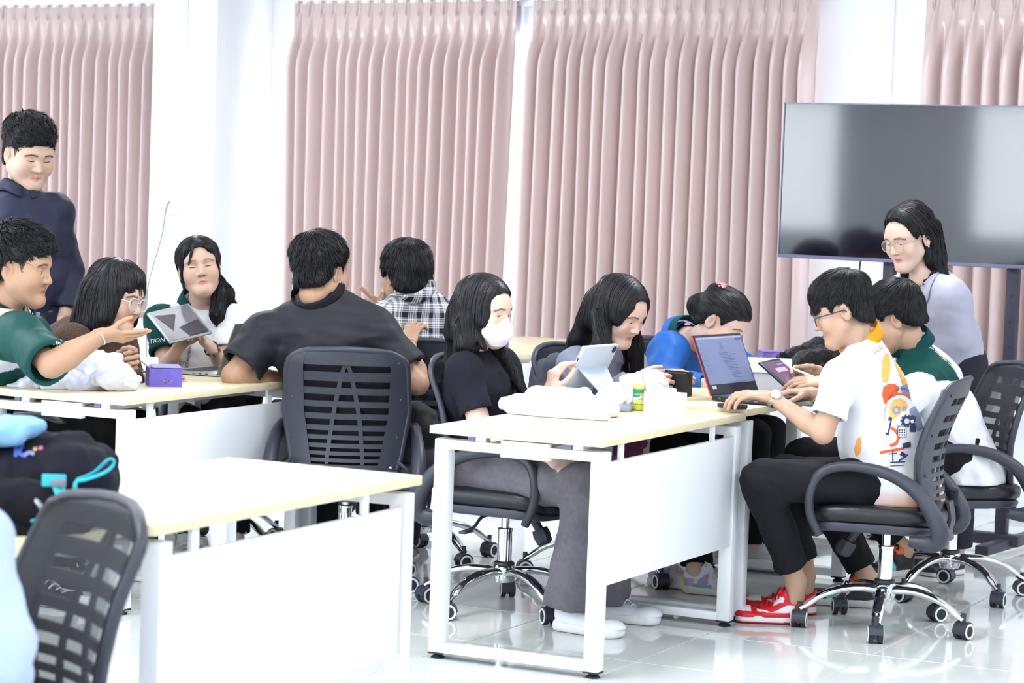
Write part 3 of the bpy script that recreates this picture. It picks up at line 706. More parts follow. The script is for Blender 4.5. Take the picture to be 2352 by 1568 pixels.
def head_colour(p, o):
    base = np.array(o['skin']); x, y, z = p[:, 0], p[:, 1], p[:, 2]; ax = np.abs(x); n = len(p); c = np.repeat(base[None], n, 0)
    def mixc(m, col, a): m = (np.clip(m, 0, 1) * a)[:, None]; return c * (1 - m) + np.array(col) * m
    c = mixc(np.exp(-((ax - .046) / .020) ** 2 - ((z + .030) / .020) ** 2) * (y > .03), base * np.array((1.05, .74, .70)), o.get('blush', .35))
    mo = o.get('mouth', 0)
    lip = np.exp(-(ax / .0195) ** 4 - ((z + .0635 + mo * .4) / (.0088 + mo * .6)) ** 4) * (y > .066)
    c = mixc(lip * 1.2, o.get('lip', rgb(208, 138, 130)), .7)
    c = mixc(np.exp(-(ax / .018) ** 4 - ((z + .0628 + mo * .5) / (.0022 + mo * .45)) ** 4) * (y > .07), rgb(136, 66, 66), .65)
    bz = .0225 + .0022 * np.clip((ax - .012) / .022, 0, 1) - .009 * np.clip((ax - .036) / .022, 0, 1)
    c = mixc(np.exp(-((z - bz) / .0036) ** 4) * (ax > .014) * (ax < .057) * (y > .03), rgb(40, 32, 34), o.get('brow', .85))
    c = mixc(np.exp(-((ax - .007) / .004) ** 2 - ((z + .041) / .003) ** 2) * (y > .085), rgb(70, 35, 32), .8)
    hz = hairline(y, o.get('front', .07), o.get('side', -.01), o.get('nape', -.07))
    c = mixc(((z - hz - .004) / .006) * (o.get('scalp', 1)), rgb(34, 28, 30), .9)
    c = mixc(np.exp(-((y + .006) / .009) ** 2 - ((z + .002) / .017) ** 2) * (ax > .0755), base * np.array((.62, .5, .45)), .8)  # shade in the hollow of the ear, painted into the skin colour
    if o.get('stubble'): c = mixc(np.clip((-.055 - z) / .02, 0, 1) * (y > 0) * 1.0, base * .8, o['stubble'])
    return c
# ---------------------------------------------------------------- hands
def hand(fd, W_, d, t, right, curl=(.3, .4, .3), sp=.06, size=1.0, thumb=.5, each=None):
    """W_ wrist, d pointing direction, t thumb-side direction; curl = joint bends in radians"""
    d = unit(d); t = unit(np.asarray(t, float) - d * (np.asarray(t, float) @ d)); n = np.cross(d, t) * (-1 if right else 1); S = size; W_ = np.asarray(W_, float)
    fd.cap(W_ - d * .02, W_ + d * .02 * S, (.026 * S, .019 * S), (.030 * S, .016 * S), t, .014)
    fd.cap(W_ + d * .022 * S, W_ + d * .080 * S, (.031 * S, .0150 * S), (.038 * S, .0125 * S), t, .012)
    fd.ell(W_ + d * .035 * S + t * .020 * S + n * .006 * S, (.02 * S,) * 3, None, .014)
    ln = ((.043, .025, .020), (.047, .029, .021), (.044, .027, .020), (.034, .020, .018)); of = (.0295, .0100, -.0100, -.0285); bk = (.084, .089, .085, .076)
    tips = []
    for i in range(4):
        cu = each[i] if each else curl; p = W_ + d * bk[i] * S + t * of[i] * S; a = 0; dd = unit(d + t * sp * (1.5 - i) * .6); r = (.0092, .0084, .0076, .0066)
        sc = .9 if i == 3 else 1
        for j in range(3):
            a += cu[j]; v = dd * math.cos(a) + n * math.sin(a); q = p + v * ln[i][j] * S; fd.cap(p, q, r[j] * S * sc, r[j + 1] * S * sc, None, .0035); p = q
        tips.append(p)
    p = W_ + d * .030 * S + t * .026 * S + n * .004 * S; v = unit(d * (.55 + .2 * thumb) + t * (.85 - .5 * thumb) + n * (.25 + .35 * thumb))
    q = p + v * .044 * S; fd.cap(p, q, .0125 * S, .0105 * S, None, .006); v = unit(v + d * .35 - t * .35 * thumb + n * .1); p = q; q = p + v * .032 * S; fd.cap(p, q, .0102 * S, .0092 * S, None, .003)
    v = unit(v + d * .15 - t * .3 * thumb); p = q; q = p + v * .024 * S; fd.cap(p, q, .0095 * S, .0078 * S, None, .003)
    return n, tips
# ---------------------------------------------------------------- person
def IK(a, c, l1, l2, hint):
    a = np.asarray(a, float); c = np.asarray(c, float); v = c - a; L = np.linalg.norm(v); L2 = min(L, (l1 + l2) * .999); t = v / L
    x = (l1 * l1 - l2 * l2 + L2 * L2) / (2 * L2); h = math.sqrt(max(0, l1 * l1 - x * x)); n = np.asarray(hint, float); n = unit(n - t * (n @ t)); return a + t * x + n * h
class Person:
    def __init__(s, label, head, hang, neck, pelvis, phi, o=None, sc=1.0, sw=.36, group='people'):
        """head: eye-level centre; hang: (phi,pitch,roll); neck: base of neck; pelvis: hip centre"""
        s.o = dict(skin=rgb(226, 178, 148)); s.o.update(o or {}); s.sc = sc; s.hc = np.asarray(head, float); s.R = frame(*hang); s.N = np.asarray(neck, float); s.P = np.asarray(pelvis, float)
        s.phi = phi; a = math.radians(phi); s.fw = np.array([math.sin(a), -math.cos(a), 0]); s.rt = unit(np.cross(s.fw, ZV))
        s.up = unit(s.N - s.P); s.C = s.P + (s.N - s.P) * .70; s.sw = sw; s.side = unit(s.rt - s.up * (s.rt @ s.up))
        s.S = {+1: s.N + s.side * sw / 2 - s.up * .062, -1: s.N - s.side * sw / 2 - s.up * .062}; s.E = {}; s.W = {}; s.H = {}; s.K = {}; s.A = {}; s.hands = {}; s.foot_z = {}
        s.e = empty('person', (s.P[0], s.P[1], 0), 0, label, 'person', group)
    def hl(s, P): return (np.asarray(P) - s.hc) @ s.R / s.sc                # world -> head space
    def hl32(s, P): return ((P - s.hc.astype(np.float32)) @ s.R.astype(np.float32)) / np.float32(s.sc)
    def hw(s, p): return s.hc + s.R @ (np.asarray(p, float) * s.sc)         # head space -> world
    def arm(s, q, sh=None, elbow=None, wrist=None, hint=None, d=None, t=None, **kw):
        if sh is not None: s.S[q] = np.asarray(sh, float)
        s.W[q] = np.asarray(wrist, float); s.E[q] = np.asarray(elbow, float) if elbow is not None else IK(s.S[q], s.W[q], .29 * s.sc, .25 * s.sc, hint if hint is not None else -ZV + s.rt * q * .4)
        s.hands[q] = (d, t, kw)
    def leg(s, q, knee, ankle, toe=None):
        s.K[q] = np.asarray(knee, float); s.A[q] = np.asarray(ankle, float); s.H[q] = s.P + s.rt * q * .085 * s.sc; s.toe = getattr(s, 'toe', {}); s.toe[q] = unit(toe) if toe is not None else s.fw
    def legs_auto(s, spread=.10, fwd=.42, back=0):
        for q in (1, -1):
            k = s.P + s.fw * fwd + s.rt * q * spread; k[2] = max(.50, s.P[2] - .02); a = k + s.fw * back; a = np.array([a[0], a[1], .085]); s.leg(q, k, a)
    def body(s, forearm=.037, bare_leg=False):
        z = s.sc; pts = [s.hc, s.N, s.P] + list(s.S.values()) + list(s.E.values()) + list(s.W.values()) + list(s.K.values()) + list(s.A.values())
        pts += [s.W[q] + unit(s.hands[q][0]) * .16 for q in s.W if s.hands[q][0] is not None]
        lo = np.min(pts, 0) - .14; hi = np.max(pts, 0) + .16
        fine = [(s.hc - .135 * z, s.hc + .14 * z, .0026)]
        for q in s.W:
            if s.hands[q][0] is not None:
                c = s.W[q] + unit(s.hands[q][0]) * .08; fine.append((c - .11, c + .11, .0032))
        fd = Field(lo, hi, .011, fine)
        fd.cap(s.P + s.up * .07, s.C, (.11, .08), (.12, .085), s.side, .03); fd.cap(s.C, s.N, (.12, .08), (.055, .05), s.side, .03)
        nk = s.hw((0, -.030, -.075)); nw = s.o.get('neck', 1.0) * z; fd.cap(s.N - s.up * .03, nk, (.052 * nw, .050 * nw), (.045 * nw, .047 * nw), s.side, .02)
        for q in s.W:
            fd.cap(s.N - s.up * .03, s.S[q], .05, .045, None, .03); fd.cap(s.S[q], s.E[q], .046 * z, .038 * z, None, .015)
            E, Wp = s.E[q], s.W[q]; m = E + (Wp - E) * .3
            fd.cap(E, m, .036 * z * forearm / .037, forearm * z, None, .012); fd.cap(m, Wp, forearm * z, (.027 * z, .021 * z), s.hands[q][1], .012)
            d, t, kw = s.hands[q]
            if d is not None: s.hands[q] = (d, t, kw, hand(fd, Wp, d, t, q > 0, **kw))
        for q in s.K:
            fd.cap(s.H[q], s.K[q], .075, .055, None, .03); fd.cap(s.K[q], s.A[q], .052, .036, None, .02); fl = s.foot_z.get(q, 0.0); a0 = np.array([s.A[q][0], s.A[q][1], fl + .055]); fd.cap(s.A[q], a0, .036, .032, None, .015); fd.cap(a0, a0 + s.toe[q] * np.array((.11, .11, 0)) - ZV * .018, .030, .024, None, .02)
        hm = s.hc + s.R @ np.array((0, .0, 0)); r = .135 * z
        def hfn(P):
            p = s.hl32(P); x, y, q = p[..., 0], p[..., 1], p[..., 2]
            d = (np.sqrt((x / .08) ** 2 + ((y + .010) / .10) ** 2 + ((q - .038) / .085) ** 2) - 1) * .08
            d = np.minimum(d, (np.sqrt((x / .068) ** 2 + ((y - .030) / .068) ** 2 + ((q + .03) / .088) ** 2) - 1) * .066)
            m = np.abs(d) < .034; d[m] = head_sdf(p[m], s.o); return d * z
        fd.put(hm - r, hm + r, hfn, .022)
        V, Q = fd.net(0); p = s.hl(V); c = np.repeat(np.array(s.o['skin'])[None], len(V), 0); m = (np.abs(p) < .14).all(1) & (p[:, 2] > -.125)
        c[m] = head_colour(p[m], s.o)
        for q in s.hands:
            if len(s.hands[q]) > 3:
                for tp in s.hands[q][3][1]:
                    w = np.exp(-(np.linalg.norm(V - tp, axis=1) / .010) ** 2)[:, None] * .35; c = c * (1 - w) + np.array(rgb(238, 170, 160)) * w
        s.bodyob = put_mesh('body', mesh_np('body', V, Q, SKIN, c), s.e); s.eyes(); return s
    def surf(s, x, z):
        ys = np.linspace(.125, .04, 90); p = np.stack([np.full_like(ys, x), ys, np.full_like(ys, z)], -1); d = head_sdf(p, s.o); i = max(1, np.argmax(d < 0)); t = d[i - 1] / (d[i - 1] - d[i] + 1e-9); return ys[i - 1] + (ys[i] - ys[i - 1]) * t
    def eyes(s):
        op = s.o.get('eye_open', .5); look = s.o.get('look', (0, -.3))
        for q in (-1, 1):
            fd = []
            nu, nv = 17, 8; V = []; col = []
            for j in range(nv + 1):
                for i in range(nu + 1):
                    a = -1 + 2 * i / nu; b = -1 + 2 * j / nv; w = .0150; top = (1 - a * a) ** .8 * .0052 * op + .0005; bot = (1 - a * a) ** .9 * .0030 * (.4 + .6 * op) + .0004
                    x = q * .032 + a * w; zz = .0005 - .0004 + (top * (b + 1) / 2 - bot * (1 - b) / 2) + .0012 * a * q - .0012
                    V.append((x, s.surf(x, zz) + .0006, zz))
                    da = a * w - look[0] * .008; dz_ = zz - look[1] * .004; r = math.hypot(da, dz_)
                    lash = (b > .5) or abs(a) > .93 or op < .25; low = b < -.8
                    col.append(rgb(34, 24, 26) if lash else tuple(np.array(s.o['skin']) * .75) if low else (rgb(26, 18, 18) if r < .0062 else rgb(226, 216, 214)))
            n = nu + 1; Q = [(j * n + i, j * n + i + 1, (j + 1) * n + i + 1, (j + 1) * n + i) for j in range(nv) for i in range(nu)]
            put_mesh('eye', mesh_np('eye', np.array([s.hw(v) for v in V]), Q, EYE, np.array(col)), s.e)
    # ---- clothing
    def shirt(s, col, sleeve=.55, chest=(.165, .115), waist=(.155, .115), hem=.0, name='shirt', loose=.016, long=False, mtl=None, sl_r=.058, cuff=.045, seed=1, fold=.0045, neck_r=.049, belly=0, low=.10, yoke=.047, h=.0075, zmin=None):
        z = s.sc; F_ = []; dn = -s.up
        bot = s.P + dn * low
        pts = [s.N + s.up * .1, bot] + [s.S[q] for q in s.S] + ([s.E[q] for q in s.E] + ([s.W[q] for q in s.W] if long else []))
        lo = np.min(pts, 0) - .2; hi = np.max(pts, 0) + .2; fd = Field(lo, hi, h)
        mid = s.P + (s.C - s.P) * .45 + s.fw * belly
        fd.cap(bot, mid, (waist[0] * 1.10, waist[1] * 1.12), waist, s.side, .03); fd.cap(mid, s.C, waist, chest, s.side, .05)
        fd.cap(s.C, s.N - s.up * .05, (chest[0] * .98, chest[1]), (.085 * z, .075 * z), s.side, .05); fd.cap(s.N - s.up * .07, s.N + s.up * .004 - s.fw * .006, .078 * z, .068 * z, s.side, .03)
        for q in s.S:
            fd.cap(s.N - s.up * .022 + s.side * q * .040, s.S[q], (.038 * z), yoke * z, None, .04); fd.cap(s.N - s.up * .07 + s.side * q * .05, s.S[q] - s.up * .01, (.062 * z), yoke * z, None, .05)
            fd.cap(s.S[q], s.C + s.side * q * (chest[0] * .55), (.048 * z), .06 * z, None, .06)
        for q in s.E:
            L = s.E[q] - s.S[q]; ue = s.S[q] + L * (1.0 if long else sleeve); fd.cap(s.S[q], ue, yoke * z + .002, sl_r * z, None, .035)
            if long:
                W2 = s.W[q] + (s.E[q] - s.W[q]) * .05; fd.cap(s.E[q], W2, sl_r * z * .98, cuff * z, None, .02)
        if fold: fd.disp(lambda P: fold * wob(P, seed, 26, (1, 1, 1.8)) + fold * .3 * wob(P, seed + 9, 70, (1, 1, 1.5)) + fold * 1.5 * np.abs(wob(P, seed + 4, 40, (1.5, 1.5, 1))) - fold * .6)
        # flat openings
        for q in s.E:
            t = unit(s.W[q] - s.E[q]) if long else unit(s.E[q] - s.S[q])
            if not long:
                e = s.S[q] + (s.E[q] - s.S[q]) * sleeve
                def f2(P, e=e, t=t, c=s.S[q]):
                    w = (P - e) @ t; r = np.linalg.norm((P - e) - w[..., None] * t, axis=-1); return np.maximum(-w, r - .11 * z)
                fd.put(e - .13, e + .16, f2, .003, True)
                fd.cap(e - t * .012, e + t * .05, sl_r * z * .76, sl_r * z * .78, None, .003, True)
            else:
                e = s.W[q] + (s.E[q] - s.W[q]) * .05
                def f2(P, e=e, t=t):
                    w = (P - e) @ t; r = np.linalg.norm((P - e) - w[..., None] * t, axis=-1); return np.maximum(-w, r - .075 * z)
                fd.put(e - .09, e + .10, f2, .003, True); fd.cap(e - t * .012, e + t * .05, cuff * z - .012, cuff * z - .010, None, .003, True)
        if zmin is not None: fd.cut(np.array((0, 0, zmin)), -ZV, .006)
        elif s.P[2] < .7: fd.cut(np.array((0, 0, .456)), -ZV, .006)
        # neck opening
        nu = unit(s.hw((0, -.03, -.075)) - s.N + s.up * .05); nb = s.N - s.up * .005
        fd.cap(nb + s.fw * .004 - nu * .01, nb + nu * .2, neck_r * z * s.o.get('neck', 1), neck_r * z * 1.06 * s.o.get('neck', 1), s.side, .006, True)
        V, Q = fd.net(2); C = col(V, s) if callable(col) else np.repeat(np.array(col)[None], len(V), 0)
        s.shirt_v, s.shirt_q = V.copy(), Q
        o = put_mesh(name, mesh_np(name, V, Q, mtl or CLOTH, C), s.e); s.shirt_bvh = BVHTree.FromPolygons([tuple(v) for v in V], [tuple(int(i) for i in q) for q in Q]); return o
    def collar(s, col, r=.062, h=.034, flare=.016, openf=.3, lift=0, th=.004, name='collar', mtl=None):
        z = s.sc; nu = unit(s.hw((0, -.03, -.075)) - s.N + s.up * .05); nb = s.N + s.up * (.012 + lift); f = unit(s.fw - nu * (s.fw @ nu)); r_ = np.cross(f, nu); mb = MB()
        def pt(a, b, off=0):
            an = openf + (2 * PI - 2 * openf) * a; w = 1 - .35 * math.cos(an)      # angle from front
            dirv = f * math.cos(an) + r_ * math.sin(an); hh = h * (b if b <= 1 else 2 - b) * z
            rad = (r * s.o.get('neck', 1) + .004 + (0 if b <= 1 else flare * (b - 1) + .004) + off) * z
            low = -.040 * max(0, math.cos(an)) ** 3
            return nb + dirv * rad + nu * (hh + low - (.0 if b <= 1 else .010 * (b - 1))) - f * .007
        n, m = 40, 8; vs = []; o = 0
        for j in range(m + 1):
            for i in range(n + 1): vs.append(pt(i / n, 2 * j / m))
        fs = [(j * (n + 1) + i, j * (n + 1) + i + 1, (j + 1) * (n + 1) + i + 1, (j + 1) * (n + 1) + i) for j in range(m) for i in range(n)]
        V = np.array(vs); C = np.repeat(np.array(col)[None], len(V), 0)
        ob = put_mesh(name, mesh_np(name, V, fs, mtl or CLOTH, C), s.e); md = ob.modifiers.new('thickness', 'SOLIDIFY'); md.thickness = th; return ob
    def trousers(s, col, thigh=.085, knee=.07, hem=.06, cuff=None, name='trousers', mtl=None, seed=3, waist=.135, end=.02, fold=.006):
        pts = [s.P] + list(s.K.values()) + list(s.A.values()); lo = np.min(pts, 0) - .22; hi = np.max(pts, 0) + .2; fd = Field(lo, hi, .008)
        fd.cap(s.P + s.up * .06, s.P - s.up * .03, (waist, waist * .78), (waist * 1.12, waist * .9), s.side, .03)
        for q in s.K:
            fd.cap(s.P + s.rt * q * .06, s.H[q] + (s.K[q] - s.H[q]) * .25, waist * .75, thigh * 1.05, None, .04)
            fd.cap(s.H[q], s.K[q], thigh, knee, None, .03); e = s.A[q] + unit(s.K[q] - s.A[q]) * end; fd.cap(s.K[q], e, knee, hem, None, .025)
        fd.disp(lambda P: fold * wob(P, seed, 24, (1, 1, 1.6)) + fold * .6 * wob(P, seed + 3, 60) + fold * .7 * np.abs(wob(P, seed + 7, 40, (1.6, 1.6, .9))))
        for q in s.K:
            t = unit(s.A[q] - s.K[q]); e = s.A[q] - t * end
            if cuff: fd.cap(e - t * cuff[0], e, cuff[1], cuff[1] * .96, None, .004)
            def f2(P, e=e, t=t):
                w = (P - e) @ t; r = np.linalg.norm((P - e) - w[..., None] * t, axis=-1); return np.maximum(-w, r - .16)
            fd.put(e - .15, e + .16, f2, .003, True); fd.cap(e - t * .010, e + t * .05, .034, .034, None, .003, True)
        V, Q = fd.net(1); C = col(V, s) if callable(col) else np.repeat(np.array(col)[None], len(V), 0); return put_mesh(name, mesh_np(name, V, Q, mtl or CLOTH, C), s.e)
    def shoe(s, q, scheme, L=.27, sole=.03, flat_z=None, pitch=0, name='shoe', bulk=1.0):
        a = s.A[q]; f = s.toe[q].copy(); f[2] = 0; f = unit(f); r = np.cross(f, ZV); fl = flat_z if flat_z is not None else 0.0
        b = np.array([a[0], a[1], fl]) - f * .055; fd = Field(b - np.array((.33, .33, .02)), b + np.array((.33, .33, .18)), .0045)
        w = .047 * bulk
        fd.cap(b + f * .045 + ZV * .030, b + f * (L - .05) + ZV * .022, (w * .80, .022), (w, .020), r, .02); fd.cap(b + f * .045 + ZV * .05, b + f * (L * .55) + ZV * .040, (w * .72, .034), (w * .80, .026), r, .02)
        fd.cap(b + f * .055 + ZV * .065, b + f * .080 + ZV * .100, (w * .75, .050), (w * .70, .046), r, .02); fd.ell(b + f * (L - .055) + ZV * .030, (w * .98, w * .98, .030), None, .015)
        fd.cut(b + ZV * (sole * .75), -ZV, .002); fd.cut(b + ZV * .135 - f * .02, unit(ZV - f * .15), .004)
        ak = np.array([s.A[q][0], s.A[q][1], fl + .095]); fd.cap(ak, ak + ZV * .12, .038, .048, None, .004, True)
        V, Q = fd.net(1); p = V - b; c = scheme(p @ f / L, p @ r * 1.0, p[:, 2], q); up = put_mesh(name, mesh_np(name, V, Q, SHOE, c), s.e)
        fs = Field(b - np.array((.33, .33, .02)), b + np.array((.33, .33, .10)), .005)
        fs.cap(b + f * .040 + ZV * sole * .5, b + f * (L - .048) + ZV * sole * .5, (w * .92, sole), (w * 1.10, sole), r, .01); fs.cut(b + ZV * sole, ZV, .003); fs.cut(b + ZV * .001, -ZV, .002)
        V, Q = fs.net(1); p = V - b; cc = s.o.get('sole', rgb(238, 238, 240)); C = np.repeat(np.array(cc)[None], len(V), 0)
        if 'outsole' in s.o: C[p[:, 2] < .010] = s.o['outsole']
        put_mesh('sole', mesh_np('sole', V, Q, SHOE, C), up); lc = s.o.get('lace', rgb(235, 235, 238)); mb = MB()
        for i in range(5):
            t = .36 + .07 * i; y = b + f * L * t; zt = .105 - .013 * i - .0; mb.tube(spline([y + r * .026 + ZV * (zt - .014), y + f * .008 + ZV * zt, y - r * .026 + f * .014 + ZV * (zt - .014)], 4), .0035, 5)
        k = b + f * L * .37 + ZV * .112
        for sg in (-1, 1): mb.tube(spline([k, k + r * sg * .02 + ZV * .012, k + r * sg * .04 + f * .01, k + r * sg * .015 - ZV * .004], 4), .003, 5)
        me = mb.mesh('laces', mat('lace_%d_%d_%d' % tuple(int(x * 255) for x in lc), lc, .8)); put_mesh('laces', me, up); return up, b, f, r, L
    # ---- hair
    def hair(s, build, flow, n=520, seg=9, step=.011, w=(.0030, .0008), lift=.004, h=.0042, seed=11, zmin=None, box=None, name='hair', jitter=.25, keep=None, fine_n=120):
        lo, hi = box or (s.hc - .16 * s.sc, s.hc + .17 * s.sc); fd = Field(lo, hi, h); build(fd); V, Q = fd.net(1)
        rs = np.random.default_rng(seed); bv = BVHTree.FromPolygons([tuple(v) for v in V], [tuple(int(i) for i in q) for q in Q]); P = []
        cand = rs.permutation(len(V))
        if keep is not None: cand = cand[keep(s.hl(V[cand]))]
        tot = min(n + fine_n, len(cand)); p = V[cand[:tot]].copy(); k = np.where(np.arange(tot) < n, 1.0, .5); jit = rs.normal(size=(tot, 3)) * jitter * .3
        up_ = lift * rs.uniform(.2, 1.3, tot) * np.where(k < 1, 2.2, 1); sl = step * rs.uniform(.75, 1.25, tot); dp = np.zeros((tot, 3)); path = np.zeros((tot, seg, 3)); nrm = lambda v: v / (np.linalg.norm(v, axis=-1, keepdims=True) + 1e-9)
        for j in range(seg):
            a = j / (seg - 1); hit = [bv.find_nearest(Vector(x)) for x in p]; q = np.array([h_[0] for h_ in hit]); no = np.array([h_[1] for h_ in hit])
            path[:, j] = q + no * (.0006 + up_ * a * a)[:, None]
            d = nrm(flow(s.hl(q), q)) + jit; d = nrm(d - no * (d * no).sum(1, keepdims=True) * (1 - .25 * a)); d = nrm(d + dp * .5); dp = d; p = q + d * sl[:, None]
        T = nrm(np.gradient(path, axis=1)); A = nrm(np.cross(T, path - s.hc)); B = np.cross(T, A); an = np.arange(4) * PI / 2
        rad = np.interp(np.linspace(0, 1, seg), [0, .25, .7, 1], [w[0] * .6, w[0], w[0] * .8, w[1]])[None] * (k * rs.uniform(.6, 1.3, tot))[:, None]
        ring = path[:, :, None] + rad[:, :, None, None] * (np.cos(an)[:, None] * A[:, :, None] * 1.5 + np.sin(an)[:, None] * B[:, :, None] * .7)
        i = (np.arange(seg - 1)[:, None] * 4 + np.arange(4)[None]).ravel(); j = (np.arange(seg - 1)[:, None] * 4 + (np.arange(4)[None] + 1) % 4).ravel()
        q0 = np.stack([i, j, j + 4, i + 4], 1); PQ = (len(V) + np.arange(tot) * seg * 4)[:, None, None] + q0[None]
        V = np.vstack([V, ring.reshape(-1, 3)]); Q = np.vstack([Q, PQ.reshape(-1, 4)]); return put_mesh(name, mesh_np(name, V, Q, HAIR), s.e)
    def cap_hair(s, fd, th=.014, fr=.07, sb=-.012, nape=-.075, top=.0, seed=2, rough=.004, fade=True):
        """scalp cover: cranium grown outwards and trimmed along the hairline"""
        def fn(P):
            p = s.hl(P); x, y, z = p[..., 0], p[..., 1], p[..., 2]
            g = np.clip((z - .0) / .08, .25 if fade else .8, 1) * th + top * np.clip((z - .06) / .06, 0, 1)
            d = (np.sqrt((x / .078) ** 2 + ((y + .014) / .098) ** 2 + ((z - .038) / .086) ** 2) - 1) * .08
            d = smin(d, (np.sqrt((x / .06) ** 2 + ((y + .055) / .045) ** 2 + ((z + .035) / .055) ** 2) - 1) * .045, .02) - g
            d = d + rough * wob(p, seed, 120, (1, 1, 1))
            hz = hairline(y, fr, sb, nape); return smax(d, (hz - z) * .8 + .003 * wob(p, seed + 1, 180), .006) * s.sc
        r = .16 * s.sc; fd.put(s.hc - r, s.hc + r, fn, .006)
def fl_crown(s, c=(0, -.05, .125), down=.0, below=None, fwd=0):
    c = np.array(c)
    def f(p, q):
        v = p - c; v = v / np.linalg.norm(v, axis=1, keepdims=True); d = v @ s.R.T - ZV * down + s.R[:, 1] * fwd
        if below is not None: d = np.where((p[:, 2] < below)[:, None], -ZV, d)
        return d
    return f
def fl_part(s, x0=0.0, down=.5, below=.0, back=-.10):
    """hair combed from a parting to both sides, then hanging"""
    def f(p, q):
        k = np.clip((.125 - p[:, 2]) / .12, 0, 1)
        v = np.stack([np.where(p[:, 0] > x0, 1., -1.) * (1 - .6 * k), back * (1 - k), np.full(len(p), -.25)], 1) * (1.2 - k)[:, None]
        d = v @ s.R.T - ZV * (down + k)[:, None]; return np.where((p[:, 2] < below)[:, None], -ZV, d)
    return f
def glasses(s, col, style='round', rim=.0013, lens=None, w=.022, hgt=.020, y0=None):
    mb = MB(); z0 = -.004; g = []
    for q in (-1, 1):
        pts = []
        for i in range(25):
            t = 2 * PI * i / 24; k = 1 if style == 'round' else 2 / 3.2
            cx = math.copysign(abs(math.cos(t)) ** k, math.cos(t)); cz = math.copysign(abs(math.sin(t)) ** k, math.sin(t))
            x = q * .033 + w * cx; pts.append(s.hw((x, .100 - .10 * (abs(x) ** 1.5) * 1.0, z0 + hgt * cz)))
        mb.tube(pts, rim * s.sc, 6, False); g.append(pts)
        mb.tube(spline([s.hw((q * (.033 + w), .100 - .10 * ((.033 + w) ** 1.5), z0 + .006)), s.hw((q * .068, .080, z0 + .008)), s.hw((q * .0815, .01, z0 + .006)), s.hw((q * .083, -.012, z0 + .002)), s.hw((q * .083, -.03, z0 - .018))], 5), rim * s.sc * 1.1, 6)
    mb.tube(spline([s.hw((-.012, .1, z0 + .004)), s.hw((0, .104, z0 + .007)), s.hw((.012, .1, z0 + .004))], 4), rim * s.sc, 6)
    mm = col if not isinstance(col, tuple) else mat('glasses_%d' % int(sum(col) * 999), col, .25, metal=.3)
    e = put_mesh('eyeglasses', mb.mesh('eyeglasses', mm), s.e)
    for pts in g:
        P = np.array(pts[:-1]); c = P.mean(0); me = mesh_np('lens', np.vstack([P, [c]]), [(i, (i + 1) % 24, 24) for i in range(24)], tmat('clear_lens', (.9, .95, 1), .88, .02)); put_mesh('lens', me, e)
    return e
# ---------------------------------------------------------------- people
S1 = rgb(210, 174, 154); S2 = rgb(198, 160, 136); S3 = rgb(184, 144, 118); S4 = rgb(220, 187, 171)
BLACKC = rgb(20, 22, 34); NAVY = rgb(28, 32, 58); GREEN = rgb(4, 70, 66); WHITEC = rgb(238, 238, 245); BROWN = rgb(92, 68, 58); ROYAL = rgb(18, 92, 176); GREYC = rgb(140, 142, 164); LILAC = rgb(178, 176, 196)
def short_hair(s, n=2200, th=.014, fr=.068, sb=-.015, nape=-.075, top=.006, crown=(0, -.05, .125), down=.15, seed=2, w=(.0015, .0004), rough=.003, step=.0078, lift=.006, extra=None, jitter=.2, fade=True):
    def b(fd):
        s.cap_hair(fd, th, fr, sb, nape, top, seed, rough, fade)
        if extra: extra(fd)
    hl = lambda p: p[:, 2] > hairline(p[:, 1], fr, sb, nape) + .004
    return s.hair(b, fl_crown(s, crown, down), n, 8, step, w, lift, .0042, seed, keep=hl, jitter=jitter)

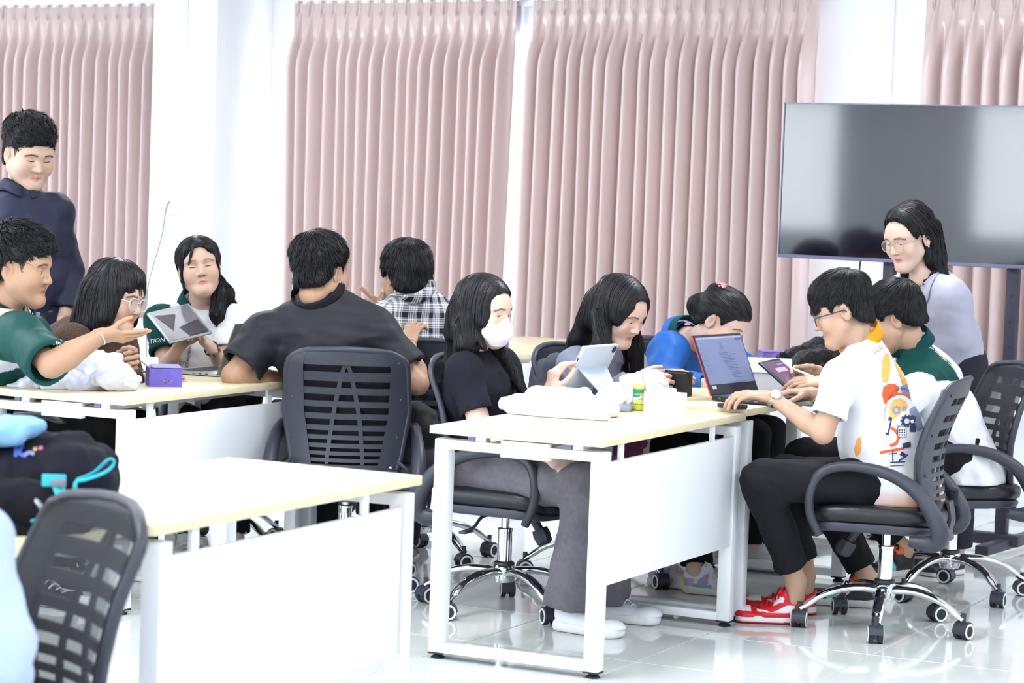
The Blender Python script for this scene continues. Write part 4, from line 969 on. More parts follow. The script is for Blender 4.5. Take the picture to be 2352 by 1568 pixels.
# -- masked student (centre front)
def masked():
    s = Person('student in black polo and white face mask seated at the front desk, touching a tablet', at_Y(1112, 716, 8.75), (57, -6, 0), at_Y(1088, 808, 8.80), at_Y(1108, 1082, 8.86), 62, dict(skin=S4, eye_open=.55, ears=False, fat=-.004, front=.090, side=.02, blush=.2, look=(.5, -.6)), 1.0, .35)
    s.arm(1, at_Y(1066, 850, 8.64), at_Y(1112, 1008, 8.56), at_Y(1268, 1046, 8.42), None, unit(at_Y(1300, 1068, 8.45) - at_Y(1268, 1046, 8.42)), ZV, curl=(.4, .5, .3))
    s.arm(-1, at_Y(1150, 838, 8.97), at_Y(1196, 965, 8.97), at_Y(1262, 905, 8.80), None, unit((.18, -.05, 1)), unit((.6, -.9, .2)), each=((.5, .6, .3), (.7, .8, .4), (.8, .9, .4), (.9, .9, .4)), thumb=.9, sp=.12, size=.95)
    s.leg(1, at_Y(1350, 1118, 8.42), at_Y(1306, 1392, 8.46), unit((.85, -.53, 0))); s.leg(-1, at_Y(1425, 1105, 8.72), at_Y(1382, 1385, 8.70), unit((.95, -.3, 0)))
    s.body(.034); s.shirt(BLACKC, .62, (.155, .105), (.145, .110), name='polo_shirt', sl_r=.060, seed=21, low=.06)
    s.collar(rgb(36, 38, 54), .062, .030, .014, .4)
    s.trousers(lambda V, p: np.array(rgb(116, 112, 120)) * (1 + .12 * wob(V, 5, 30))[:, None], .086, .082, .092, name='jeans', mtl=DENIM, seed=5, end=.0, fold=.008)
    for q in (1, -1): s.shoe(q, lambda a, b, z, q: np.repeat(np.array(rgb(236, 240, 248))[None], len(a), 0), .28, .038, bulk=1.12)
    def hb(fd):
        s.cap_hair(fd, .012, .088, .0, -.06, .0, 4, .0015, False)
        w = s.hw
        for q in (1, -1):   # sheets of hair on both sides
            fd.cap(w((q * .052, .030, .045)), w((q * .074, .012, -.02)), (.012, .034), (.012, .040), s.R[:, 0], .02)
            fd.cap(w((q * .070, -.03, .03)), w((q * .078, -.03, -.09)), (.016, .06), (.016, .056), s.R[:, 0], .025)
        c1 = at_Y(1075, 790, 8.70); fd.cap(w((.076, -.035, -.05)), c1, (.022, .060), (.030, .060), s.fw, .03)
        fd.cap(c1, at_Y(1036, 870, 8.74), (.030, .055), (.022, .030), s.fw, .03); fd.cap(w((0, -.09, -.02)), at_Y(1046, 830, 8.80), (.07, .03), (.06, .03), s.rt, .03)
        fd.cap(at_Y(1046, 830, 8.80), at_Y(1030, 905, 8.82), (.05, .02), (.02, .012), s.rt, .02)
        c2 = at_Y(1140, 800, 8.80); fd.cap(w((-.072, .0, -.06)), c2, (.018, .035), (.016, .030), s.R[:, 0], .02); fd.cap(c2, at_Y(1175, 860, 8.86), (.018, .03), (.02, .026), s.fw, .02); fd.cap(at_Y(1175, 860, 8.86), at_Y(1205, 905, 8.84), (.02, .026), (.008, .012), s.fw, .02)
        fd.cap(w((.060, .02, -.06)), at_Y(1112, 800, 8.66), (.008, .020), (.006, .014), s.fw, .01)
    s.hair(hb, fl_part(s, .012, .6, .02), 1700, 14, .0125, (.0020, .0006), .003, .005, 31, box=(s.hc - np.array((.26, .22, .36)), s.hc + np.array((.22, .22, .18))), jitter=.12)
    # mask
    fd = Field(s.hc - .16, s.hc + .16, .0036)
    def mk(P):
        p = s.hl(P); x, y, z = p[..., 0], p[..., 1], p[..., 2]; ax = np.abs(x)
        d = (np.sqrt((x / .066) ** 2 + ((y - .048) / .075) ** 2 + ((z + .060) / .052) ** 2) - 1) * .05; d = smin(d, head_sdf(p, s.o) - .0035, .012)
        d = smax(d, -(y - .018 - .35 * ax), .004); d = smax(d, z + .026 - .020 * np.exp(-(x / .02) ** 2) + .10 * (ax - .03) * (ax > .03), .004); d = smax(d, -(z + .112), .006); d = smax(d, -(y - .035 - .6 * (-.06 - z)), .006); return d
    fd.put(s.hc - .14, s.hc + .14, mk, .002); V, Q = fd.net(1); m = put_mesh('face_mask', mesh_np('face_mask', V, Q, GLOSS_WHITE), s.e)
    mb = MB()
    for q in (1, -1): mb.tube(spline([s.hw((q * .058, .045, -.030)), s.hw((q * .074, .015, -.012)), s.hw((q * .084, -.012, .0)), s.hw((q * .080, -.01, -.05)), s.hw((q * .058, .03, -.09))], 5), .0016, 5)
    put_mesh('ear_loop', mb.mesh('ear_loop', GLOSS_WHITE), m)
    return s

# -- student in white printed shirt
def white():
    s = Person('student with glasses in white printed polo typing on the laptop, red sneakers', at_Y(1934, 716, 8.72), (-97, -20, -4), at_Y(1976, 796, 8.76), at_Y(2050, 1108, 8.72), -108, dict(skin=S2, front=.052, side=-.008, eye_open=.5, look=(0, -.7), fat=-.002), 1.0, .37)
    s.arm(-1, at_Y(1932, 866, 8.56), at_Y(1890, 995, 8.52), at_Y(1772, 912, 8.62), None, unit((-1, .12, .10)), unit((0, 1, .15)), each=((.35, .5, .4), (.4, .5, .4), (.45, .55, .4), (.5, .5, .4)), thumb=.3, sp=.10)
    s.arm(1, at_Y(2000, 850, 8.95), at_Y(1950, 975, 9.02), at_Y(1862, 902, 9.0), None, unit((-1, -.12, .02)), unit((0, -1, .1)), curl=(.35, .45, .35), thumb=.3, sp=.08)
    s.leg(-1, at_Y(1748, 1102, 8.58), at_Y(1828, 1335, 8.76), unit((-1, .05, 0))); s.leg(1, at_Y(1800, 1095, 8.86), at_Y(1850, 1318, 8.98), unit((-1, .1, 0)))
    s.o.update(sole=rgb(240, 240, 242), outsole=rgb(206, 30, 44), lace=rgb(222, 30, 46))
    s.body(.035)
    def shc(V, p):
        c = np.repeat(np.array(rgb(244, 244, 250))[None], len(V), 0); d = (V - p.P); up = d @ p.up; bk = d @ p.fw
        k = np.clip((-.005 - up) / .07, 0, 1) * .8; c = c * (1 - k[:, None]) + np.array(rgb(250, 176, 120)) * k[:, None]
        return c
    s.shirt(shc, .70, (.165, .118), (.176, .146), name='polo_shirt', sl_r=.066, seed=41, low=.09, fold=.0055, h=.007)
    s.collar(rgb(244, 170, 36), .066, .040, .010, .3, lift=.026)
    s.trousers(rgb(24, 24, 30), .088, .072, .058, (.05, .050), name='joggers', seed=6, end=.07)
    RED = rgb(216, 24, 44)
    def sch(a, b, z, q):
        c = np.repeat(np.array(rgb(242, 242, 244))[None], len(a), 0); red = (z < .060) & (a > .66) | (a < .20) | (z > .098) | ((a > .46) & (a < .70) & (z > .050)) | (z < .044) | (a < .34) & (z > .07)
        c[red] = RED; c[(a > .74) & (z > .046)] = rgb(244, 240, 242); return c
    s.shoes = {}
    for q in (-1, 1): s.shoes[q] = s.shoe(q, sch, .285, .032)
    def ex(fd):   # fringe
        for q in np.linspace(-.055, .055, 9): fd.cap(s.hw((q * .7, .060, .095)), s.hw((q, .094 - abs(q) * .35, .022 + abs(q) * .1)), (.014, .014), (.010, .007), s.R[:, 0], .012)
    short_hair(s, 2600, .016, .058, -.004, -.062, .008, (0, -.065, .118), .25, 5, extra=ex)
    glasses(s, rgb(70, 78, 104), 'square', .0020, w=.024, hgt=.018)
    # watch
    w = s.W[-1] + unit(s.E[-1] - s.W[-1]) * .015; ax = unit(s.W[-1] - s.E[-1]); mb = MB(); mb.mi = 0
    n = unit(np.array((-.2, -.55, .8)) - ax * (ax @ np.array((-.2, -.55, .8)))); t = np.cross(ax, n)
    ring = [w + (n * math.cos(a) * .027 + t * math.sin(a) * .030) for a in np.linspace(0, 2 * PI, 25)]; mb.tube(ring, .009, 6, False, (.35, 1), up=n)
    o = put_mesh('wrist_watch', mb.mesh('wrist_watch', mat('watch_steel', rgb(190, 178, 150), .3, metal=.9)), s.e)
    put_mesh('watch_case', MB().lathe([(.016, 0), (.020, .003), (.020, .008), (.017, .010)], w + n * .024, n, 20).mesh('watch_case', mat('watch_case', rgb(205, 208, 216), .2, metal=.9)), o)
    put_mesh('watch_dial', MB().lathe([(.0165, 0), (.0165, .0006)], w + n * .0342, n, 20).mesh('watch_dial', mat('watch_dial', rgb(226, 230, 240), .1)), o)
    w = s.W[1] + unit(s.E[1] - s.W[1]) * .02; ax = unit(s.W[1] - s.E[1]); n = unit(np.cross(ax, (0, 1, 0))); t = np.cross(ax, n)
    put_mesh('bracelet', MB().tube([w + n * math.cos(a) * .027 + t * math.sin(a) * .030 for a in np.linspace(0, 2 * PI, 25)], .0018, 5, False).mesh('bracelet', WHITE_PLASTIC), s.e)
    return s

# -- standing man in navy shirt
def man():
    Y = 9.9; j = lambda x, y, d=0: at_Y(x, y, Y + d)
    s = Person('standing man in dark navy shirt at the far left looking down', j(66, 354), (38, -17, 0), j(46, 447), j(55, 742), 30, dict(skin=S1, front=.058, side=-.012, eye_open=.16, brow=.95, fat=.004, lip=rgb(206, 128, 124)), 1.10, .40)
    s.arm(-1, j(128, 484, .05), j(152, 622, .12), j(150, 722, .0), None, unit((-.2, -.1, -1)), unit((-.6, -.8, 0)), curl=(.3, .4, .3)); s.arm(1, j(-42, 492, .1), j(-55, 630, .15), j(-40, 725, .05), None, unit((.1, -.1, -1)), unit((.6, -.8, 0)), curl=(.3, .4, .3))
    P = s.P
    for q in (1, -1):
        k = P + s.rt * q * .09 - ZV * .43 + s.fw * .02; a = np.array([k[0], k[1], .09]) + s.rt * q * .01; s.leg(q, k, a)
    s.body(); s.shirt(NAVY, 1, (.175, .120), (.155, .115), name='dress_shirt', long=True, sl_r=.064, cuff=.046, seed=51, low=.02, fold=.005, mtl=CLOTH_SMOOTH, belly=.012)
    s.collar(NAVY, .062, .040, .018, .22, mtl=CLOTH_SMOOTH)
    mb = MB(); c0 = s.P + s.fw * .118
    f = unit(s.fw); pk = []
    for i in range(9):
        z = s.N[2] - .07 - i * .052; o, d = Vector(s.N * np.array((1, 1, 0)) + ZV * z + f * .5 + s.rt * .0), Vector(-f); h = s.shirt_bvh.ray_cast(o, d)
        if h[0]: pk.append(np.array(h[0])); put_mesh('button', MB().lathe([(.0055, 0), (.0055, .002), (.003, .0025)], np.array(h[0]), f, 10).mesh('button', mat('navy_button', rgb(20, 22, 40), .3)), s.e)
    if len(pk) > 3: put_mesh('placket', MB().tube([p - f * .0015 for p in spline(pk, 4)], .014, 6, True, (1, .18), up=s.rt).mesh('placket', mat('navy_placket', NAVY, .6)), s.e)
    s.trousers(rgb(30, 34, 60), .088, .07, .062, name='trousers', seed=8, waist=.140)
    fd = Field(s.P - .25, s.P + .25, .006); b = s.P + s.up * .035; fd.cap(b - s.up * .02, b + s.up * .02, (.160, .122), (.160, .122), s.side, .002, flat=True); V, Q = fd.net(1); put_mesh('belt', mesh_np('belt', V, Q, mat('black_belt', rgb(24, 22, 26), .35)), s.e)
    h = b + s.fw * .125; put_mesh('belt_buckle', MB().box(h, (.05, .008, .036), (tuple(s.rt), tuple(s.fw), (0, 0, 1)), .003).mesh('belt_buckle', GREY_METAL), s.e)
    for q in (1, -1): s.shoe(q, lambda a, b, z, q: np.repeat(np.array(rgb(30, 28, 30))[None], len(a), 0), .28, .025)
    short_hair(s, 2600, .015, .058, -.004, -.06, .012, (0, -.07, .115), -.3, 7, w=(.0015, .0004), lift=.010, rough=.004, jitter=.35)
    return s

def raglan(p, left_green=True):
    """white body with green shoulder panels, as on the faculty polo shirts"""
def side_of(V, p): return (V - p.N) @ p.side
def ring(s, q, off, r, m, name, th=.0018, tilt=0):
    w = s.W[q] + unit(s.E[q] - s.W[q]) * off; ax = unit(s.W[q] - s.E[q]); n = unit(np.cross(ax, (0, .3, 1))); t = np.cross(ax, n)
    return put_mesh(name, MB().tube([w + ax * tilt * math.sin(a) + n * math.cos(a) * r + t * math.sin(a) * r for a in np.linspace(0, 2 * PI, 29)], th, 5, False).mesh(name, m), s.e)
def shoe_plain(col, acc=None):
    def f(a, b, z, q):
        c = np.repeat(np.array(col)[None], len(a), 0)
        if acc is not None: c[(np.sin(a * 22) > .3) & (z < .075) & (a > .2) & (a < .75)] = acc
        return c
    return f

# -- student in green and white shirt at the left, arm stretched out
def boy():
    s = Person('student in green and white polo at the far left reaching out an open hand', at_Y(46, 617, 8.72), (80, -4, 0), at_Y(14, 712, 8.78), np.array((-2.03, 8.90, .55)), 68, dict(skin=S3, front=.062, side=-.012, eye_open=.45, fat=.008, mouth=.006, blush=.1, lip=rgb(176, 106, 98), neck=1.08), 1.10, .40)
    s.arm(1, at_Y(48, 772, 8.60), at_Y(118, 838, 8.42), at_Y(236, 770, 8.52), None, unit((1, .10, -.04)), unit((.1, -.75, .65)), each=((.10, .12, .1), (.18, .2, .1), (.3, .25, .2), (.42, .3, .2)), thumb=.55, sp=.08, size=.88)
    s.arm(-1, at_Y(60, 770, 9.02), at_Y(150, 885, 9.06), at_Y(262, 832, 8.94), None, unit((1, -.25, .22)), unit((.1, -.1, 1)), each=((1.0, 1.2, .8), (1.05, 1.2, .8), (1.1, 1.2, .8), (1.1, 1.2, .8)), thumb=.9, size=1.0)
    s.legs_auto(.12, .42, .04); s.body(.043)
    def c(V, p):
        x = np.repeat(np.array(GREEN)[None], len(V), 0); d = (V - p.N); up = d @ p.up; sd = np.abs(d @ p.side); x[(up > -.15 - .35 * (sd - .05)) & (sd < .150) & (d @ p.fw < .08)] = WHITEC; return x
    s.shirt(c, .95, (.20, .15), (.19, .165), name='polo_shirt', sl_r=.080, yoke=.062, seed=61, fold=.006, mtl=CLOTH_SMOOTH, h=.006)
    s.collar(rgb(4, 58, 52), .070, .036, .014, .35, lift=.02); s.trousers(rgb(22, 22, 28), .10, .08, .066, name='trousers', seed=12, waist=.17)
    for q in (1, -1): s.shoe(q, shoe_plain(rgb(40, 40, 46)), .28, .03)
    short_hair(s, 2600, .017, .058, -.004, -.058, .012, (0, -.06, .12), .0, 17, w=(.0016, .0004), lift=.014, rough=.006, jitter=.55)
    ring(s, 1, .012, .030, WHITE_PLASTIC, 'bracelet'); return s

# -- student in brown sweater with clear glasses
def brown():
    s = Person('student with black bob hair and clear glasses in a brown cable knit sweater', at_Y(266, 684, 9.28), (66, -10, 6), at_Y(206, 752, 9.36), np.array((-1.80, 9.50, .56)), 66, dict(skin=S1, front=.060, side=.0, eye_open=.5, ears=False, mouth=.001, fat=-.001, lip=rgb(204, 84, 84)), 1.04, .35)
    s.arm(1, at_Y(168, 788, 9.18), at_Y(235, 882, 9.06), at_Y(330, 876, 9.12), None, unit((1, .1, 0)), unit((0, .4, 1)), curl=(.4, .5, .4)); s.arm(-1, at_Y(270, 795, 9.55), at_Y(300, 892, 9.58), at_Y(330, 892, 9.50), None, unit((1, -.3, 0)), unit((0, .2, 1)), curl=(.5, .6, .4))
    s.legs_auto(.09, .40, .02); s.body(.033)
    s.shirt(lambda V, p: np.array(BROWN) * (1 + .10 * wob(V, 3, 200))[:, None], 1, (.185, .145), (.17, .14), name='sweater', long=True, sl_r=.066, cuff=.05, yoke=.056, seed=71, fold=.006, mtl=mat('cable_knit', None, .95, attr='col', spec=.1, bump=(140, .9, (1, 1, 2.5)), sheen=.2))
    s.trousers(rgb(26, 26, 32), .085, .07, .06, seed=14)
    for q in (1, -1): s.shoe(q, shoe_plain(rgb(214, 210, 205)), .25, .03)
    def hb(fd):
        s.cap_hair(fd, .016, .066, .0, -.06, .004, 8, .002, False); w = s.hw
        for q in (1, -1):
            fd.cap(w((q * .066, .030, .05)), w((q * .080, .018, -.075)), (.016, .040), (.014, .034), s.R[:, 0], .02); fd.cap(w((q * .072, -.04, .03)), w((q * .086, -.03, -.115)), (.020, .062), (.022, .060), s.R[:, 0], .03)
        fd.cap(w((0, -.085, .02)), w((0, -.092, -.115)), (.075, .03), (.085, .028), s.R[:, 0], .03)
        for q in np.linspace(-.05, .05, 8): fd.cap(w((q * .6, .058, .10)), w((q, .094 - abs(q) * .35, .030 + abs(q) * .1)), .014, .007, None, .012)
    s.hair(hb, fl_crown(s, (0, -.02, .13), .35, -.01), 1600, 13, .0115, (.0021, .0006), .002, .005, 33, box=(s.hc - np.array((.19, .19, .21)), s.hc + np.array((.19, .19, .17))), jitter=.10)
    glasses(s, tmat('clear_plastic_frame', rgb(225, 228, 236), .35, .1), 'square', .0023, w=.026, hgt=.021); return s

# -- student holding a tablet
def tabgirl():
    s = Person('student with side ponytail in green and white polo holding up a tablet', at_Y(458, 617, 9.98), (10, 9, -9), at_Y(456, 706, 10.06), np.array((-1.27, 10.16, .56)), 14, dict(skin=S1, front=.082, side=.0, eye_open=.22, ears=True, mouth=.0015, fat=-.001, lip=rgb(196, 122, 116), brow=.6), 1.0, .36)
    s.arm(1, at_Y(370, 738, 10.02), at_Y(382, 842, 9.88), at_Y(404, 806, 9.74), None, unit((.45, -.2, .9)), unit((.5, .9, .2)), each=((.7, .9, .4), (.75, .9, .4), (.8, .9, .4), (.85, .9, .4)), thumb=.2, size=.95)
    s.arm(-1, at_Y(534, 730, 10.02), at_Y(516, 836, 9.90), at_Y(482, 796, 9.74), None, unit((-.6, -.1, .62)), unit((-.2, .95, .25)), each=((.5, .4, .3), (.5, .45, .3), (.45, .5, .3), (.4, .5, .3)), thumb=.2, sp=.10, size=.95)
    s.legs_auto(.10, .40, .02); s.body(.034)
    def c(V, p):
        x = np.repeat(np.array(WHITEC)[None], len(V), 0); d = (V - p.N); sd = d @ p.side; up = d @ p.up; x[(sd > .115) & (up > -.30)] = GREEN; x[(sd > .015) & (up < -.27) & (np.abs(up + .315) > .018)] = GREEN; x[(sd < -.15) & (up < -.17)] = WHITEC; x[(up < -.235) & (sd > .12)] = GREEN; return x
    s.shirt(c, .72, (.16, .115), (.15, .12), name='polo_shirt', sl_r=.064, seed=81, fold=.005, yoke=.05, h=.0055); s.collar(GREEN, .060, .040, .018, .34, lift=.012); s.trousers(rgb(24, 24, 30), .085, .07, .06, seed=15)
    for q in (1, -1): s.shoe(q, shoe_plain(rgb(222, 220, 214)), .25, .03)
    def hb(fd):
        s.cap_hair(fd, .013, .085, .010, -.055, .0, 9, .002, False); w = s.hw
        for q in (1, -1): fd.cap(w((q * .040, .070, .075)), w((q * .068, .045, .015)), (.010, .020), (.008, .014), None, .015)
        fd.cap(w((.070, .040, .02)), w((.074, .040, -.085)), (.006, .012), (.003, .005), None, .008); fd.cap(w((-.068, .042, .02)), w((-.076, .035, -.06)), (.006, .012), (.003, .006), None, .008)
        fd.cap(w((.018, .085, .085)), w((.045, .096, .012)), (.006, .010), (.002, .004), None, .006)
        a, b = w((-.06, -.05, -.06)), at_Y(512, 672, 10.0); fd.cap(a, b, .035, .038, None, .02); fd.cap(b, at_Y(498, 725, 9.95), (.042, .03), (.026, .022), s.rt, .02); fd.cap(at_Y(498, 725, 9.95), at_Y(497, 742, 9.95), .022, .006, None, .02)
        fd.cap(at_Y(515, 680, 10.0), at_Y(540, 700, 10.0), .020, .010, None, .02); fd.cap(at_Y(540, 700, 10.0), at_Y(547, 722, 10.0), .008, .003, None, .01)
    s.hair(hb, fl_part(s, .0, .35, -.03), 1500, 11, .010, (.0020, .0005), .005, .0045, 35, box=(s.hc - np.array((.17, .17, .27)), s.hc + np.array((.20, .18, .16))), jitter=.25)
    # smart watch
    w = s.W[-1] + unit(s.E[-1] - s.W[-1]) * .02; ax = unit(s.W[-1] - s.E[-1]); n = unit(np.array((.25, -1, .1)) - ax * (ax @ np.array((.25, -1, .1)))); t = np.cross(ax, n)
    o = put_mesh('smart_watch', MB().tube([w + n * math.cos(a) * .024 + t * math.sin(a) * .029 for a in np.linspace(0, 2 * PI, 25)], .010, 6, False, (.25, 1), up=n).mesh('smart_watch', DARK_RUBBER), s.e)
    put_mesh('watch_case', MB().box(w + n * .027, (.036, .042, .010), (tuple(ax), tuple(t), tuple(n)), .004).mesh('watch_case', mat('watch_glass', rgb(60, 58, 56), .15)), o)
    return s

# -- large student in black seen from behind
def big():
    s = Person('large student in black T-shirt seen from behind with one hand on his neighbour', at_Y(736, 628, 9.30), (148, -6, 5), at_Y(734, 684, 9.30), np.array((-.585, 9.39, .56)), 176, dict(skin=S3, front=.06, side=-.012, fat=.008, neck=1.25), 1.06, .46)
    s.arm(-1, at_Y(608, 768, 9.30), at_Y(536, 862, 9.22), at_Y(655, 872, 9.42), None, unit((1, .35, -.05)), unit((0, .8, .6)), curl=(.4, .5, .3))
    s.arm(1, at_Y(858, 760, 9.30), at_Y(958, 880, 9.26), at_Y(936, 788, 9.52), None, unit((.22, .75, .75)), unit((-1, .3, -.1)), each=((.5, .5, .3), (.5, .5, .3), (.5, .5, .3), (.5, .5, .3)), thumb=.1, sp=.10)
    s.legs_auto(.15, .42, .0); s.body(.044)
    s.shirt(rgb(27, 27, 37), .76, (.225, .155), (.205, .160), name='t_shirt', sl_r=.084, yoke=.068, seed=91, fold=.0055, mtl=CLOTH_SMOOTH, low=.06)
    s.collar(rgb(25, 25, 34), .070, .026, .004, .0, lift=.016); s.trousers(rgb(22, 22, 28), .11, .085, .07, seed=16, waist=.175)
    for q in (1, -1): s.shoe(q, shoe_plain(rgb(40, 40, 46)), .28, .03)
    short_hair(s, 2600, .018, .060, -.004, -.050, .010, (0, -.055, .12), .12, 19, w=(.0016, .0004), lift=.010, rough=.005, jitter=.4)
    ring(s, 1, .012, .031, mat('gold_chain', rgb(216, 204, 180), .3, metal=.7), 'bracelet'); return s

# -- student in checked shirt
def plaid():
    s = Person('student in black and white checked shirt seen from behind, hand at his chin', at_Y(932, 636, 9.92), (-148, -8, 0), at_Y(950, 674, 9.90), np.array((-.38, 10.10, .56)), -166, dict(skin=S3, front=.055, side=-.012), 1.02, .38)
    s.arm(-1, at_Y(888, 728, 9.98), at_Y(852, 800, 10.1), at_Y(878, 712, 10.12), None, unit((.35, -.3, .85)), unit((-.8, -.3, .5)), each=((1.35, 1.5, .9),) * 4, thumb=-1.0, size=1.0); s.arm(1, at_Y(1022, 730, 9.96), at_Y(1045, 830, 10.0), at_Y(1000, 880, 10.2), None, unit((-.4, .9, 0)), unit((0, .2, 1)), curl=(.4, .5, .3))
    s.legs_auto(.10, .40, .0); s.body(.036)
    s.shirt(WHITEC, 1, (.17, .12), (.16, .12), name='checked_shirt', long=True, sl_r=.062, cuff=.046, yoke=.052, seed=95, fold=.005, mtl=plaid_mat(s))
    s.collar(WHITEC, .066, .036, .012, .3, lift=.014, mtl=plaid_mat(s)); s.trousers(rgb(24, 24, 30), .085, .07, .06, seed=18)
    for q in (1, -1): s.shoe(q, shoe_plain(rgb(70, 130, 160)), .27, .032)
    short_hair(s, 2400, .019, .050, .0, -.066, .008, (0, -.05, .12), .25, 23, w=(.0015, .0004), lift=.007, jitter=.22, fade=False); return s
def plaid_mat(s):
    if 'plaid' in MATS: return MATS['plaid']
    m = bpy.data.materials.new('plaid'); m.use_nodes = True; N = m.node_tree.nodes; L = m.node_tree.links; b = N['Principled BSDF']; b.inputs['Roughness'].default_value = .8
    tc = N.new('ShaderNodeTexCoord'); sp = N.new('ShaderNodeSeparateXYZ'); L.new(tc.outputs['Object'], sp.inputs[0])
    def bands(sock, per, ph):
        a = N.new('ShaderNodeMath'); a.operation = 'MULTIPLY_ADD'; L.new(sock, a.inputs[0]); a.inputs[1].default_value = 1 / per; a.inputs[2].default_value = ph
        f = N.new('ShaderNodeMath'); f.operation = 'FRACT'; L.new(a.outputs[0], f.inputs[0]); r = N.new('ShaderNodeValToRGB'); r.color_ramp.interpolation = 'CONSTANT'; e = r.color_ramp.elements
        e[0].position = 0; e[0].color = (.01, .01, .014, 1); e[1].position = .30; e[1].color = (.75, .76, .85, 1)
        for p, v in ((.37, .05), (.42, .9), (.50, .2), (.58, .95), (.68, .3), (.78, .95), (.86, .02), (.90, .8), (.94, .01)):
            k = e.new(p); k.color = (v, v, v * 1.08, 1)
        L.new(f.outputs[0], r.inputs[0]); return r.outputs[0]
    ad = N.new('ShaderNodeMath'); L.new(sp.outputs[0], ad.inputs[0]); L.new(sp.outputs[1], ad.inputs[1]); ad.operation = 'ADD'
    x = bands(ad.outputs[0], .062, .2); z = bands(sp.outputs[2], .062, .1); mx = N.new('ShaderNodeMix'); mx.data_type = 'RGBA'; mx.inputs[0].default_value = .5; L.new(x, mx.inputs[6]); L.new(z, mx.inputs[7]); L.new(mx.outputs[2], b.inputs['Base Color']); MATS['plaid'] = m; return m

# -- long haired student in grey
def gray():
    s = Person('student with long straight black hair in grey top looking down at the desk', at_Y(1422, 716, 9.32), (52, -24, 0), at_Y(1372, 806, 9.44), np.array((.28, 9.68, .56)), 60, dict(skin=S4, front=.088, side=.02, eye_open=.3, ears=False, fat=-.004, lip=rgb(196, 118, 114), blush=.4), 1.03, .35)
    s.arm(1, at_Y(1322, 838, 9.24), at_Y(1360, 930, 9.12), at_Y(1455, 876, 9.12), None, unit((1, .05, .0)), unit((0, .3, 1)), curl=(.4, .5, .4)); s.arm(-1, at_Y(1440, 830, 9.62), at_Y(1475, 905, 9.55), at_Y(1500, 868, 9.38), None, unit((.75, -.2, .12)), unit((-.1, -.6, .7)), curl=(.25, .3, .2), size=.95)
    s.leg(1, np.array((.62, 9.45, .53)), np.array((.60, 9.50, .09)), unit((.9, -.4, 0))); s.leg(-1, np.array((.74, 9.62, .53)), np.array((.729, 9.36, .085)), unit((.95, -.25, 0)))
    s.body(.033); s.shirt(GREYC, 1, (.16, .11), (.15, .115), name='top', long=True, sl_r=.062, cuff=.048, yoke=.05, seed=101, fold=.0055)
    s.trousers(rgb(22, 22, 28), .085, .07, .062, seed=19)
    s.o.update(sole=rgb(226, 226, 214), lace=rgb(226, 220, 214))
    def sch(a, b, z, q):
        c = np.repeat(np.array(rgb(234, 232, 238))[None], len(a), 0); c[(z < .06) & (a < .22)] = rgb(186, 172, 214); c[(a > .28) & (a < .44) & (np.abs(z - .05 - .2 * (a - .36)) < .022)] = rgb(176, 160, 208); c[(z < .042) & (a > .2) & (a < .5)] = rgb(120, 180, 190); c[(a > .62) & (a < .74) & (z < .055)] = rgb(226, 224, 120); return c
    for q in (1, -1): s.shoe(q, sch, .25, .034)
    def hb(fd):
        s.cap_hair(fd, .013, .092, .0, -.06, .0, 14, .0015, False); w = s.hw
        for q in (1, -1): fd.cap(w((q * .045, .060, .070)), w((q * .074, .030, .0)), (.010, .030), (.012, .036), s.R[:, 0], .02); fd.cap(w((q * .070, -.03, .03)), w((q * .080, -.02, -.07)), (.016, .060), (.016, .056), s.R[:, 0], .025)
        # near side: falls behind and over the shoulder
        fd.cap(w((.078, -.02, -.03)), at_Y(1385, 800, 9.22), (.020, .062), (.022, .060), s.fw, .03); fd.cap(at_Y(1385, 800, 9.22), at_Y(1372, 850, 9.20), (.022, .05), (.02, .03), s.fw, .03)
        fd.cap(w((.03, -.09, .0)), at_Y(1330, 780, 9.36), (.05, .04), (.05, .035), s.rt, .03); fd.cap(at_Y(1330, 780, 9.36), at_Y(1290, 850, 9.40), (.045, .03), (.03, .02), s.rt, .03); fd.cap(at_Y(1290, 850, 9.40), at_Y(1278, 890, 9.44), (.028, .016), (.012, .008), s.rt, .02)
        # far side curtain hanging straight in front
        fd.cap(w((-.072, .0, -.02)), at_Y(1462, 800, 9.46), (.018, .05), (.016, .05), s.fw, .02); fd.cap(at_Y(1462, 800, 9.46), at_Y(1464, 862, 9.46), (.016, .05), (.014, .040), s.fw, .02); fd.cap(at_Y(1420, 790, 9.50), at_Y(1425, 870, 9.50), (.03, .05), (.03, .05), s.fw, .02)
    s.hair(hb, fl_part(s, .0, .6, .03), 1800, 15, .0135, (.0020, .0006), .002, .0052, 37, box=(s.hc - np.array((.27, .20, .36)), s.hc + np.array((.20, .26, .18))), jitter=.08)
    return s

